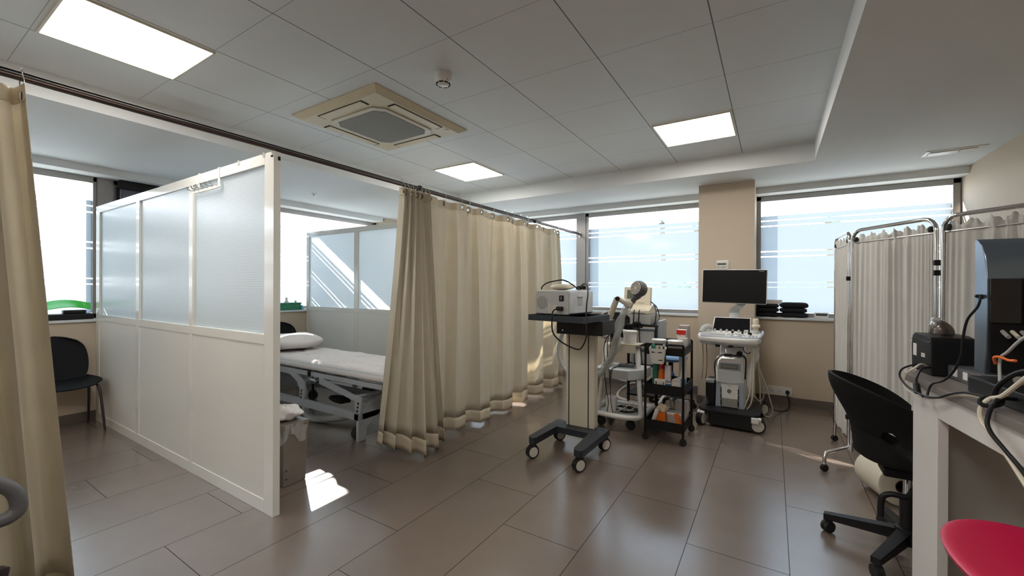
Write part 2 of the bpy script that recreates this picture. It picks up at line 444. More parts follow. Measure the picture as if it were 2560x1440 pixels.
def caster(t, x, y, r=0.03, w=0.022, heading=0.0, hub='hub_cream', top=None, z0=0.0, tyre='rubber', twin=True, name='caster'):
    """a swivel caster touching z0, with hub discs as sub-parts"""
    d = V((cos(heading), sin(heading), 0)); a = V((-d.y, d.x, 0)); c = V((x, y, z0 + r)); top = top or (z0 + 2 * r + 0.02)
    mb = t.mb()
    for sgn in ((-1, 1) if twin else (0,)):
        k = c + a * sgn * w * 0.62
        mb.lathe([(r * 0.78, -w * 0.42), (r, -w * 0.30), (r, w * 0.30), (r * 0.78, w * 0.42)], k, 24, a)
    mb.cyl(c + V((0, 0, r * 0.2)), V((x, y, top)), r * 0.28, n=10)
    mb.lathe([(r * 0.9, -w * 0.3), (r * 0.9, w * 0.3)], c + V((0, 0, r * 0.35)), 14, a)
    o = t.p(name, mb, tyre)
    if hub:
        for sgn in (-1, 1):
            k = c + a * sgn * w * (1.06 if twin else 0.44)
            hb = t.mb(); hb.lathe([(r * 0.76, -0.0015), (r * 0.74, 0.0015), (0.0001, 0.002)], k, 24, a * sgn)
            t.p('hub', hb, hub, o)
    return o
# ---------------------------------------------------------------- the room
XW, XR, YB, Y0 = -5.58, 1.55, 5.56, -3.2
ZL, ZH, ZS, ZB = 2.455, 2.62, 0.975, 2.387
CX0, CX1, CY1 = -3.82, 0.312, 4.627
def S(name, *boxes, m='wall_paint', **k):
    mb = MB()
    for b in boxes: mb.box(*b)
    return struct(name, mb, m, **k)
S('floor', (-6.0, 1.75, Y0 - 0.2, 6.0, -0.12, 0.0), m='floor_tile')
S('ceiling', (CX0 - 0.15, CX1 + 0.15, Y0, CY1 + 0.15, ZH, ZH + 0.12), m='ceiling_tile')
S('ceiling_lower', (-5.95, CX0, Y0, 5.95, ZL, 2.80), (CX1, 1.75, Y0, 5.95, ZL, 2.80), (CX0, CX1, CY1, 5.95, ZL, 2.80), m='soffit_paint')
S('wall_back', (-5.9, 1.75, YB, 5.90, 0.0, ZS - 0.025))
S('trim_back', (-5.9, 1.75, YB, 5.92, ZB, ZL + 0.01), m='soffit_paint')
S('trim_left', (-5.92, XW + 0.03, Y0, 4.75, ZB, ZL + 0.01), m='soffit_paint')
S('wall_left', (-5.90, XW, Y0, 5.60, 0.0, ZS - 0.025), (-5.90, XW + 0.04, 4.79, 5.60, 0.0, ZL + 0.01))
S('wall_right', (XR, 1.75, Y0, 5.95, 0.0, ZL + 0.01))
S('wall_front', (-6.0, 1.75, Y0 - 0.2, Y0, 0.0, 2.80))
S('wall_column', (-0.717, -0.17, 5.11, 5.92, 0.0, ZL + 0.01))
S('baseboard_back', (XW, -0.717, YB - 0.012, YB, 0, 0.09), (-0.17, XR, YB - 0.012, YB, 0, 0.09), m='base_tile')
S('baseboard_column', (-0.729, -0.158, 5.098, YB, 0, 0.09), m='base_tile')
S('baseboard_left', (XW, XW + 0.012, Y0, YB, 0, 0.09), m='base_tile')
S('baseboard_right', (XR - 0.012, XR, Y0, YB, 0, 0.09), m='base_tile')
mb = MB(); mb.box(-5.55, -0.717, YB - 0.025, 5.76, ZS - 0.025, ZS, 0.004); mb.box(-0.17, 1.55, YB - 0.025, 5.76, ZS - 0.025, ZS, 0.004)
struct('trim_sill_back', mb, 'sill_white')
mb = MB(); mb.box(-5.80, XW + 0.025, Y0, 4.79, ZS - 0.025, ZS, 0.004); struct('trim_sill_left', mb, 'sill_white')

# windows: frame, clear pane, frosted film with clear stripes
STR = ((2.095, 2.1075), (2.031, 2.0445), (1.730, 1.743), (1.669, 1.682), (1.366, 1.376), (1.309, 1.319))
FT = 2.157
def film_bands():
    z = [ZS + 0.05]
    for a, b in sorted(STR): z += [a, b]
    z.append(FT)
    return [(z[i], z[i + 1]) for i in range(0, len(z), 2)]
def window(name, side, a0, a1, fr=0.055, film=True):
    """side 'b': runs along x on the back wall; 'l': runs along y on the wall to the side"""
    def bx(mb, u0, u1, d0, d1, z0, z1, bev=0.003):
        # d: distance outward from the inner frame plane
        if side == 'b': mb.box(u0, u1, 5.75 + d0, 5.75 + d1, z0, z1, bev)
        else: mb.box(-5.77 - d1, -5.77 - d0, u0, u1, z0, z1, bev)
    zb, zt = ZS, ZB
    mb = MB(); f = fr
    bx(mb, a0, a1, 0, 0.12, zt - 0.05, zt + 0.01); bx(mb, a0, a1, 0, 0.12, zb - 0.02, zb + 0.045)
    bx(mb, a0, a0 + f, 0.0, 0.12, zb, zt); bx(mb, a1 - f, a1, 0.0, 0.12, zb, zt)
    bx(mb, a0 + f, a1 - f, 0.012, 0.03, zt - 0.058, zt - 0.05, 0.001)
    o = struct(name, mb, 'frame_alu')
    mb = MB(); bx(mb, a0 + f, a1 - f, 0.055, 0.061, zb + 0.03, zt - 0.04, 0); struct('pane', mb, 'window_glass', o)
    if film:
        mb = MB()
        for z0, z1 in film_bands():
            bb = mb.b; u0, u1 = a0 + f, a1 - f
            if side == 'b': q = [(u0, 5.803, z0), (u1, 5.803, z0), (u1, 5.803, z1), (u0, 5.803, z1)]
            else: q = [(-5.823, u0, z0), (-5.823, u1, z0), (-5.823, u1, z1), (-5.823, u0, z1)]
            bb.faces.new([bb.verts.new(v) for v in q])
        struct('frosted_film', mb, 'window_film', o, normals=False)
    return o
window('window_1', 'b', -5.50, -2.45, 0.035); window('window_2', 'b', -2.345, -0.70)
window('window_3', 'b', -0.18, 1.545)
window('window_4', 'l', -3.1, -0.95); window('window_5', 'l', -0.95, 1.318, 0.03)
window('window_6', 'l', 1.44, 3.02); window('window_7', 'l', 3.06, 4.79)
S('trim_mullion_back', (-2.475, -2.335, 5.735, 5.90, ZS, ZB), m='frame_alu')
S('trim_mullion_left', (-5.90, -5.755, 1.318, 1.44, ZS, ZB), m='frame_alu')
S('trim_mullion_far', (-5.90, -5.755, 3.00, 3.08, ZS, ZB), m='frame_alu')

# roller blind in the side window
t = T('roller_blind', 'dark grey roller blind lowered inside the side window above the glazed cubicle screen', 'blind', (-5.72, 2.22, 2.37))
t.p('cassette', t.mb().box(-5.752, -5.67, 1.46, 2.98, 2.30, 2.384, 0.01), 'black_plastic')
t.p('fabric', t.mb().box(-5.735, -5.731, 1.485, 2.955, 1.62, 2.31), 'blind_grey')
t.p('bottom_bar', t.mb().box(-5.742, -5.724, 1.485, 2.955, 1.605, 1.623, 0.004), 'black_plastic')
t.p('side_guide', t.mb().box(-5.752, -5.715, 1.455, 1.48, 1.605, 2.31, 0.003), 'black_plastic')

# ---------------------------------------------------------------- ceiling fittings
def light_panel(x0, x1, y0, y1, label):
    t = T('ceiling_light', label, 'ceiling light', ((x0 + x1) / 2, (y0 + y1) / 2, ZH), 'square ceiling light panels')
    f = 0.012
    mb = t.mb()
    for b in ((x0 - f, x1 + f, y0 - f, y0), (x0 - f, x1 + f, y1, y1 + f), (x0 - f, x0, y0, y1), (x1, x1 + f, y0, y1)):
        mb.box(*b, ZH - 0.012, ZH - 0.001, 0.002)
    t.p('frame', mb, 'cream_plastic')
    t.p('diffuser', t.mb().box(x0, x1, y0, y1, ZH - 0.007, ZH - 0.002), 'lamp_warm')
light_panel(-3.225, -2.680, 0.518, 1.083, 'large square lit ceiling panel above the curtain rod end')
light_panel(-3.225, -2.680, 3.49, 4.055, 'small looking lit ceiling panel beyond the air conditioning cassette')
light_panel(-0.831, -0.281, 3.48, 4.030, 'lit ceiling panel over the medical trolleys, near the recess corner')
light_panel(-0.831, -0.281, 0.518, 1.083, 'added fill light panel overhead, out of the picture')  # unseen panel added as fill light over the near floor
for x in (-3.225, -0.831): light_panel(x, x + 0.545, -1.9, -1.335, 'added fill light panel behind the camera')  # unseen panels added for fill light from the camera side

t = T('air_conditioner', 'yellowed square ceiling air conditioning cassette with grey intake grille', 'air conditioner', (-2.66, 2.275, ZH))
cx, cy, h = -2.66, 2.275, 0.475
mb = t.mb()
def fr(hh, z): return [(cx - hh, cy - hh, z), (cx + hh, cy - hh, z), (cx + hh, cy + hh, z), (cx - hh, cy + hh, z)]
def rings(mb, levels):
    R = [[mb.b.verts.new(V(p)) for p in fr(*l)] for l in levels]
    for A, B in zip(R, R[1:]):
        for i in range(4): mb.b.faces.new((A[i], A[(i + 1) % 4], B[(i + 1) % 4], B[i]))
    return R
R = rings(mb, [(h, ZH - 0.001), (h, ZH - 0.008), (h - 0.05, ZH - 0.036), (0.0001, ZH - 0.038)])
t.p('panel', mb, 'ac_cream', ang=0.3)
g = 0.30; c_ = 0.065; zz = ZH - 0.038
oct_ = [(cx - g + c_, cy - g), (cx + g - c_, cy - g), (cx + g, cy - g + c_), (cx + g, cy + g - c_), (cx + g - c_, cy + g), (cx - g + c_, cy + g), (cx - g, cy + g - c_), (cx - g, cy - g + c_)]
gr = t.p('grille', t.mb().prism(oct_, 'z', zz - 0.008, zz + 0.001, 0.003), 'beige_plastic')
g2 = 0.262; c2 = 0.06
oct2 = [(cx - g2 + c2, cy - g2), (cx + g2 - c2, cy - g2), (cx + g2, cy - g2 + c2), (cx + g2, cy + g2 - c2), (cx + g2 - c2, cy + g2), (cx - g2 + c2, cy + g2), (cx - g2, cy + g2 - c2), (cx - g2, cy - g2 + c2)]
t.p('mesh_filter', t.mb().prism(oct2, 'z', zz - 0.011, zz - 0.007), 'vent_grey', gr)
for i, (dx, dy) in enumerate(((0, -1), (1, 0), (0, 1), (-1, 0))):
    px, py = cx + dx * 0.372, cy + dy * 0.372; a, b = (0.25, 0.036) if dx == 0 else (0.036, 0.25)
    o = t.p('outlet', t.mb().box(px - a, px + a, py - b, py + b, zz - 0.001, zz + 0.004), 'dark_slot')
    a2, b2 = (a - 0.012, b - 0.005) if dx == 0 else (a - 0.005, b - 0.012)
    t.p('flap', t.mb().box(px - a2, px + a2, py - b2, py + b2, zz - 0.005, zz + 0.001, 0.002), 'ac_cream', o)
t.p('sensor', t.mb().box(cx + 0.385, cx + 0.41, cy + 0.30, cy + 0.325, zz - 0.006, zz, 0.003), 'white_plastic')

t = T('smoke_detector', 'small white round smoke detector on the tiled ceiling beside the air conditioner', 'smoke detector', (-1.735, 1.95, ZH))
t.p('housing', t.mb().lathe([(0.052, -0.001), (0.052, -0.045), (0.044, -0.055), (0.044, -0.062), (0.030, -0.070), (0.0001, -0.071)], (-1.735, 1.95, ZH), 28), 'white_plastic')
mb = t.mb()
for k in range(8):
    a = 2 * pi * (k + 0.5) / 8
    mb.box(-1.735 + 0.040 * cos(a) - 0.011, -1.735 + 0.040 * cos(a) + 0.011, 1.95 + 0.040 * sin(a) - 0.003, 1.95 + 0.040 * sin(a) + 0.003, ZH - 0.068, ZH - 0.060, rz=a + pi / 2)
t.p('vent', mb, 'dark_slot')
t.p('lamp', t.mb().ball((-1.735 + 0.046, 1.95 - 0.012, ZH - 0.05), 0.004, n=8), 'orange')

t = T('emergency_light', 'thin white recessed emergency light strip in the plain ceiling by the side wall', 'emergency light', (1.27, 4.88, ZL))
t.p('housing', t.mb().box(1.085, 1.45, 4.81, 4.97, ZL - 0.006, ZL + 0.0005, 0.003), 'white_plastic')
t.p('diffuser', t.mb().box(1.115, 1.40, 4.84, 4.945, ZL - 0.014, ZL - 0.005, 0.004), 'white_plastic')
t.p('indicator', t.mb().box(1.285, 1.30, 4.85, 4.90, ZL - 0.019, ZL - 0.012, 0.003), 'white_lacquer')
single('ceiling_sprinkler', MB().lathe([(0.03, 0.0), (0.03, -0.006), (0.012, -0.01), (0.012, -0.028), (0.02, -0.03), (0.0001, -0.032)], (-4.862, 3.078, ZL), 18), 'white_plastic', 'tiny white round fitting on the plain ceiling above the treatment bed', 'ceiling fitting', (-4.862, 3.078, ZL))

# ---------------------------------------------------------------- cubicle screens
def cubicle(name, label, x0, x1, y0, mulls, post0, post1):
    """white framed screen along x: solid below, reeded glass above"""
    th = 0.04; t = T(name, label, 'cubicle screen', ((x0 + x1) / 2, y0 + th / 2, 0))
    zt, zg, zr0, zr1, zk = 2.06, 1.997, 0.966, 1.024, 0.075
    mb = t.mb(); xs = [x0 + post0]
    mb.box(x0, x0 + post0, y0, y0 + th, 0.0, zt, 0.002); mb.box(x1 - post1, x1, y0, y0 + th, 0.0, zt, 0.002)
    for a, b in mulls: xs += [a, b]; mb.box(a, b, y0 + 0.001, y0 + th - 0.001, zk, zr0, 0.001); mb.box(a, b, y0 + 0.001, y0 + th - 0.001, zr1, zg, 0.001)
    xs.append(x1 - post1)
    for z0, z1 in ((zg, zt), (zr0, zr1), (0.0, zk)): mb.box(x0 + post0, x1 - post1, y0, y0 + th, z0, z1, 0.002)
    t.p('frame', mb, 'white_lacquer')
    for i in range(0, len(xs), 2):
        a, b = xs[i] - 0.003, xs[i + 1] + 0.003
        g = t.p('glass_panel', t.mb().box(a, b, y0 + 0.014, y0 + 0.022, zr1 - 0.004, zg + 0.004), 'reeded_glass')
        mb = t.mb(); bb = mb.b; bb.faces.new([bb.verts.new(v) for v in ((a, y0 + 0.018, zr1 - 0.004), (b, y0 + 0.018, zr1 - 0.004), (b, y0 + 0.018, zg + 0.004), (a, y0 + 0.018, zg + 0.004))])
        t.p('frosting', mb, 'frosting', g, normals=False)
        t.p('lower_panel', t.mb().box(a, b, y0 + 0.004, y0 + th - 0.004, zk - 0.004, zr0 + 0.004), 'panel_white')
    return t
t = cubicle('cubicle_screen', 'tall white cubicle screen with three reeded glass panes and a hook rack', -5.54, -2.372, 1.26, ((-4.487, -4.415), (-3.47, -3.414)), 0.10, 0.098)
for x, dz in ((-2.766, 0), (-2.476, 0)):
    t.p('clip', t.mb().torus((x, 1.257, 2.052), 0.012, 0.002, (0, 1, 0), 14, 6), 'white_plastic')
for x in (-2.395, -2.385): t.p('screw_cap', t.mb().cyl((x, 1.2575, 2.033), (x, 1.261, 2.033), 0.006, n=12), 'dark_slot')
t.p('screw_cap', t.mb().box(-2.3725, -2.366, 1.283, 1.296, 2.012, 2.034, 0.002), 'dark_slot')
cubicle('cubicle_screen', 'white cubicle screen behind the treatment bed, its glass crossed by sun stripes', -5.575, -2.66, 3.42, ((-4.537, -4.457), (-3.50, -3.43)), 0.06, 0.08)

t = T('hook_rack', 'white metal six-hook rack hung over the top of the cubicle screen', 'hook rack', (-3.16, 1.26, 2.06))
mb = t.mb()
for x in (-3.304, -3.018):
    mb = t.mb(); mb.box(x - 0.011, x + 0.011, 1.2555, 1.2585, 1.94, 2.0635, 0.001); mb.box(x - 0.011, x + 0.011, 1.2555, 1.3035, 2.0605, 2.0635, 0.001); mb.box(x - 0.011, x + 0.011, 1.3005, 1.3035, 2.02, 2.0635, 0.001)
    t.p('hanger_strap', mb, 'white_lacquer')
mb = t.mb(); y = 1.257
mb.tube([(-3.304, y, 1.99), (-3.36, y, 1.98), (-3.39, y, 1.955), (-3.37, y, 1.935), (-3.304, y, 1.936), (-3.02, y, 1.936), (-3.005, y, 1.95), (-3.005, y, 1.985), (-3.02, y, 1.992)], 0.004, 6)
mb.box(-3.38, -3.01, y - 0.002, y + 0.002, 1.932, 1.95, 0.001)
t.p('bar', mb, 'white_lacquer')
for k in range(6):
    x = -3.365 + k * 0.066
    t.p('hook', t.mb().tube([(x, y, 1.955), (x + 0.004, y - 0.02, 1.948), (x + 0.012, y - 0.045, 1.952), (x + 0.016, y - 0.055, 1.968)], 0.0035, 6), 'steel')

# ---------------------------------------------------------------- curtain rod and curtains
RX, RZ = -2.40, 2.082
t = T('curtain_rod', 'long dark metal curtain rod running from the cubicle screen to the window mullion', 'curtain rod', (RX, 2.2, RZ))
t.p('rod', t.mb().cyl((RX, -2.9, RZ), (-2.415, 5.732, RZ), 0.0125, n=14), 'bronze_rod')
t.p('upper_wire', t.mb().cyl((RX - 0.004, -2.9, RZ + 0.021), (-2.415, 5.732, RZ + 0.017), 0.004, n=8), 'black_metal')
mb = t.mb(); mb.box(-2.436, -2.404, 5.722, 5.735, 2.03, 2.115, 0.004); mb.cyl((-2.415, 5.70, RZ), (-2.415, 5.728, RZ), 0.02, n=14); t.p('bracket', mb, 'steel')
for y in (2.42, 4.33): t.p('stop_clip', t.mb().box(RX - 0.018, RX + 0.018, y - 0.018, y + 0.018, RZ - 0.018, RZ + 0.026, 0.005), 'black_plastic')

def curtain(label, fn, eyelets, nu, zt, seed, group='beige cubicle curtains', band=0.062):
    """fn(u, h) -> point, u along the cloth, h 0 hem .. 1 top"""
    t = T('curtain', label, 'curtain', tuple(fn(0.5, 0.0)), group)
    hs = [0, .02, .045, .1, .2, .3, .4, .5, .6, .7, .8, .88, .93, .955] + [.965 + .035 * k / 6 for k in range(7)]
    pts = [V(fn(u, 0.993 - 0.006)) for u in eyelets]
    def sk(c): return any((c - V((q.x, q.y, zt - 0.035))).length < 0.0155 for q in pts) if False else any((c - q).length < 0.016 for q in pts)
    pts = [V(fn(u, 1 - 0.035 / (zt - 0.03))) for u in eyelets]
    hb = 1 - band / (zt - 0.03)
    top = [hb] + [hb + (1 - hb) * k / 8 for k in range(1, 9)]
    low = [0.055 + (hb - 0.055) * k / 24 for k in range(25)]
    def part(name, lv, m, off=0.0, skip=None):
        mb = t.mb(); W = []
        for i in range(nu + 1):
            W.append([mb.b.verts.new(V(fn(i / nu, h))) for h in lv])
        for i in range(nu):
            for j in range(len(lv) - 1):
                q = (W[i][j], W[i + 1][j], W[i + 1][j + 1], W[i][j + 1])
                if skip and skip((q[0].co + q[2].co) / 2): continue
                mb.b.faces.new(q)
        o = t.p(name, mb, m)
        x = o.modifiers.new('cloth', 'SOLIDIFY'); x.thickness = 0.0016; x.offset = 0
        return o
    part('cloth', low, 'curtain_beige')
    part('heading_band', top, 'curtain_hem', skip=sk)
    part('hem', [0, 0.02, 0.04, 0.055], 'curtain_hem')
    for q, u in zip(pts, eyelets):
        a = V(fn(min(u + 0.004, 1), 0.98)); b = V(fn(max(u - 0.004, 0), 0.98)); tg = (a - b); tg.z = 0
        nrm = V((-tg.y, tg.x, 0)).normalized() if tg.length > 1e-6 else V((1, 0, 0))
        o = t.p('eyelet', t.mb().torus(q, 0.0185, 0.0036, nrm, 20, 6), 'bronze_rod')
        mb = t.mb(); top_ = V((RX, q.y, RZ + 0.030))
        mb.tube([q + V((0.004, 0.004, 0.012)), (q + top_) / 2 + V((0.014, 0.004, 0)), top_ + V((0.017, 0, -0.016)), top_ + V((0.010, 0, 0.0)), top_ + V((0, 0, 0.004)), top_ + V((-0.012, 0, 0.0)), top_ + V((-0.019, 0, -0.018)), (q + top_) / 2 + V((-0.012, -0.004, 0)), q + V((-0.004, -0.004, 0.012))], 0.0016, 5, 4)
        t.p('ring', mb, 'steel')
    return t
def sm(a, b, x):
    x = max(0, min(1, (x - a) / (b - a))); return x * x * (3 - 2 * x)
# the long panel
ZT = 2.052
EY = (2.505, 2.721, 2.926, 3.056, 3.211, 3.450, 3.688, 3.827, 4.010, 4.148, 4.327, 4.562, 4.78, 4.938)
LY = [2.49] + list(EY) + [4.955]
def f_long(u, h):
    y = 2.49 + u * 2.465
    z0 = 0.03 + 0.012 * sin(9 * u + 1); z = z0 + (ZT - z0) * h
    # broad flat faces that step in and out between the eyelets
    i = max(k for k in range(len(LY)) if LY[k] <= y + 1e-9); i = min(i, len(LY) - 2)
    f = (y - LY[i]) / (LY[i + 1] - LY[i]); s0 = 1 if i % 2 else -1
    q = s0 * (1 - 2 * sm(0.40, 0.60, f))
    tw = 0.35 * sin(3.7 * i + 2 * h)
    x = RX + 0.012 + 0.042 * q * (1 - 0.45 * sm(0.7, 1, h)) * (1.1 - 0.25 * h) + 0.016 * sin(2 * pi * y / 0.61 + 1.2 * h) * (1 - h) + 0.006 * sin(2 * pi * y / 0.13 + 3 * h) + 0.008 * tw * (f - 0.5) * 2
    d = min(abs(y - e_) for e_ in EY)
    if h > 0.9: z -= 0.012 * min(1, d / 0.08) * sm(0.9, 1, h)
    return (x, y - 0.030 * q * (f - 0.5) * sm(0.2, 0.45, f) + 0.015 * sin(8 * y) * (1 - h), z)
curtain('long beige eyelet curtain drawn along the rod toward the back window', f_long, [(y - 2.49) / 2.465 for y in EY], 300, ZT, 1)
# the gathered bundle beside it
def f_bun(u, h):
    tp = V((RX + 0.012, 2.215 + 0.275 * u, 0))
    bt = V((-2.62 + 0.36 * sm(0, 0.62, u) - 0.06 * sm(0.62, 1, u), 2.20 + 0.13 * u + 0.27 * sm(0.45, 1, u), 0))
    s_ = 1 - h; s2 = s_ ** 1.25
    p = tp.lerp(bt, s2); n = V((1, -0.35 * s_, 0)).normalized()
    amp = 0.035 + 0.022 * s_
    ph = 2 * pi * 5.5 * u + 0.5 * sin(5 * u) - 0.7
    q = p + n * (amp * sin(ph) + 0.012 * sin(2.3 * ph + 1)) + V((0, 0.012 * cos(ph), 0))
    z0 = 0.028 + 0.02 * (1 - u) + 0.01 * sin(7 * u)
    return (q.x, q.y, z0 + (2.058 - z0) * h)
curtain('gathered bunch of beige curtain fanning out beside the treatment bed', f_bun, [0.03, 0.2, 0.38, 0.56, 0.74, 0.92], 150, 2.058, 2)
# the bunch nearest the camera
def f_near(u, h):
    y0, y1 = -0.42, 0.36
    s_ = 1 - h; wd = 1 + 0.10 * s_
    y = y1 - (1 - u) * (y1 - y0) * wd + 0.135 * s_ - 0.03 * sm(.9, 1, h) * 0
    ph = 2 * pi * 8.5 * u + 0.8 * sin(6 * u) + 0.2
    x = RX + 0.012 + (0.042 + 0.035 * s_) * sin(ph) + 0.018 * sin(2.1 * ph + 0.7) + 0.01 * sin(3.7 * ph + 3 * h)
    return (x, y + 0.016 * cos(ph), 0.03 + (2.045 - 0.03) * h)
curtain('beige curtain bunched at the picture edge in front of the cubicle with the dark chair', f_near, [0.03, 0.2, 0.4, 0.6, 0.78, 0.99], 220, 2.045, 3)
# ---------------------------------------------------------------- cubicle furniture
def shell_chair(label, x, y, rz, group='dark shell chairs in the cubicles'):
    """moulded shell chair, faces +x before turning"""
    t = T('shell_chair', label, 'chair', (x, y, 0), group, rz, True)
    def back(u, v):
        a = (u - 0.5) * 2; z = 0.40 + 0.43 * v
        tq = max(0, (v - 0.70) / 0.30); wd = (0.185 + 0.03 * sin(pi * min(1, v * 1.15)) - 0.03 * max(0, 0.2 - v) / 0.2) * math.sqrt(max(0.02, 1 - 0.80 * tq ** 2.6))
        return (-0.19 - 0.10 * v + 0.055 * a * a * (0.5 + 0.5 * v), a * wd, z - 0.012 * a * a * max(0, (v - 0.6) / 0.4))
    t.p('backrest', t.mb().grid(back, 18, 16, thick=0.010), 'charcoal_shell')
    def seat(u, v):
        a = (u - 0.5) * 2; xx = -0.21 + 0.46 * v; wd = 0.19 + 0.05 * sin(pi * (0.12 + 0.75 * v)) - 0.045 * max(0, v - 0.8) / 0.2
        return (xx, a * wd, 0.435 + 0.022 * a * a - 0.02 * max(0, (v - 0.75) / 0.25) ** 2 + 0.012 * max(0, 0.25 - v))
    t.p('seat', t.mb().grid(seat, 18, 16, thick=0.012), 'charcoal_shell')
    fr = t.mb()
    fr.box(-0.13, 0.14, -0.12, 0.12, 0.405, 0.425, 0.006)
    t.p('seat_mount', fr, 'chair_leg')
    for sx in (1, -1):
        for sy in (1, -1):
            t.p('leg', t.mb().tube([(0.07 * sx, 0.10 * sy, 0.412), (0.12 * sx, 0.17 * sy, 0.414), (0.16 * sx + 0.01, 0.205 * sy, 0.37), (0.245 * sx, 0.225 * sy, 0.004)], lambda q: 0.0115 - 0.002 * q, 8, 5), 'chair_leg')
    return t
shell_chair('dark shell chair against the wall, seen past the bunched curtain', -5.295, 0.985, 0)
shell_chair('dark shell chair mostly hidden behind the treatment bed pillow', -5.27, 2.98, rad(-6))

t = T('treatment_bed', 'height-adjustable treatment bed on grey steel frame, made up with a white sheet', 'treatment bed', (-3.7, 2.55, 0))
bx0, bx1, by0, by1 = -4.78, -2.60, 2.25, 2.88
def mat_surf(u, v):
    # rounded slab wrapped in a creased sheet
    a = u * 2 * pi; n_ = 5.0
    cxm, cym, hx, hy = (bx0 + bx1) / 2, (by0 + by1) / 2, (bx1 - bx0) / 2, (by1 - by0) / 2
    rr = (abs(cos(a)) ** n_ + abs(sin(a)) ** n_) ** (-1 / n_)
    zz = [0.520, 0.516, 0.535, 0.57, 0.592, 0.603, 0.605][min(6, int(v * 6 + 1e-6))]
    k = [0.93, 0.985, 1.0, 1.0, 0.985, 0.95, 0.0][min(6, int(v * 6 + 1e-6))]
    return (cxm + cos(a) * rr * hx * k, cym + sin(a) * rr * hy * k, zz)
t.p('mattress', t.mb().box(bx0 + 0.01, bx1 - 0.01, by0 + 0.01, by1 - 0.01, 0.520, 0.598, 0.03, seg=3), 'grey_light')
mb = t.mb()
def sheet_top(u, v):
    x = bx0 + 0.0 + (bx1 - bx0) * u; y = by0 - 0.004 + (by1 - by0 + 0.008) * v
    ex = min(u, 1 - u) * (bx1 - bx0); ey = min(v, 1 - v) * (by1 - by0)
    d = min(ex, ey); drop = 0.068 * max(0, 1 - d / 0.05) ** 2
    n1 = mn_noise.noise(V((x * 2.6 + 3, y * 5.5, 0.3))); n2 = mn_noise.noise(V((x * 7 + y * 4, y * 12 - x * 3, 2.0))); n3 = mn_noise.noise(V((x * 3.2 - 7, y * 9, 5.0)))
    wr = 0.006 * n1 + 0.003 * n2 + 0.009 * max(0, 0.12 - abs(n3)) / 0.12
    return (x, y, 0.608 - drop + wr * (1 if d > 0.03 else 0.4))
mb.grid(sheet_top, 110, 44)
o = t.p('sheet', mb, 'sheet_white'); x_ = o.modifiers.new('cloth', 'SOLIDIFY'); x_.thickness = 0.003
mb = t.mb()
for y in (by0 + 0.03, by1 - 0.03):
    mb.box(bx0 + 0.06, bx1 - 0.05, y - 0.015, y + 0.015, 0.468, 0.512, 0.004)
for x in (bx0 + 0.08, -3.85, -3.62, bx1 - 0.08): mb.box(x - 0.015, x + 0.015, by0 + 0.03, by1 - 0.03, 0.47, 0.51, 0.004)
t.p('top_frame', mb, 'bed_metal')
t.p('hinge', t.mb().box(-3.66, -3.62, by0 + 0.005, by0 + 0.03, 0.465, 0.515, 0.003), 'black_plastic')
for y in (by0 + 0.012, by1 - 0.032):
    # bent lifting arms
    pl = [(-4.25, 0.46), (-3.96, 0.455), (-3.84, 0.40), (-3.79, 0.33), (-3.80, 0.20), (-3.73, 0.20), (-3.705, 0.33), (-3.735, 0.405), (-3.86, 0.475), (-4.25, 0.485)]
    t.p('lift_arm', t.mb().prism([(a - 0.0, b) for a, b in pl], 'y', y, y + 0.02, 0.003), 'bed_metal')
    pl = [(-3.49, 0.475), (-3.02, 0.385), (-2.925, 0.38), (-2.90, 0.36), (-2.915, 0.215), (-2.98, 0.215), (-2.985, 0.34), (-3.05, 0.345), (-3.49, 0.415)]
    t.p('lift_arm', t.mb().prism(pl, 'y', y, y + 0.02, 0.003), 'bed_metal')
mb = t.mb()
for x, z in ((-3.765, 0.39), (-2.945, 0.375), (-3.45, 0.45)): t.p('cross_tube', t.mb().cyl((x, by0 + 0.01, z), (x, by1 - 0.01, z), 0.016, n=12), 'bed_metal')
for x in (-3.765, -2.945):
    for k in range(3):
        t.p('hole_plate', t.mb().cyl((x + 0.006 * k - 0.006, by0 + 0.0105, 0.255 + 0.032 * k), (x + 0.006 * k - 0.006, by0 + 0.0125, 0.255 + 0.032 * k), 0.011, n=12), 'dark_slot')
t.p('pedal_rod', t.mb().cyl((-3.57, by0 - 0.015, 0.452), (-3.49, by0 - 0.015, 0.446), 0.012, n=12), 'steel')
mb = t.mb()
for y in (by0 + 0.0, by1 - 0.05):
    mb.box(-4.55, -2.92, y, y + 0.05, 0.175, 0.235, 0.006)
mb.box(-4.55, -4.50, by0, by1, 0.175, 0.235, 0.006); mb.box(-2.98, -2.92, by0, by1, 0.175, 0.235, 0.006)
t.p('base_frame', mb, 'bed_metal')
t.p('lift_motor', t.mb().cyl((-3.95, 2.55, 0.30), (-3.30, 2.55, 0.25), 0.035, 0.03, n=16), 'grey_dark')
t.p('motor_rail', t.mb().box(-3.80, -2.95, 2.44, 2.48, 0.265, 0.31, 0.004), 'bed_metal')
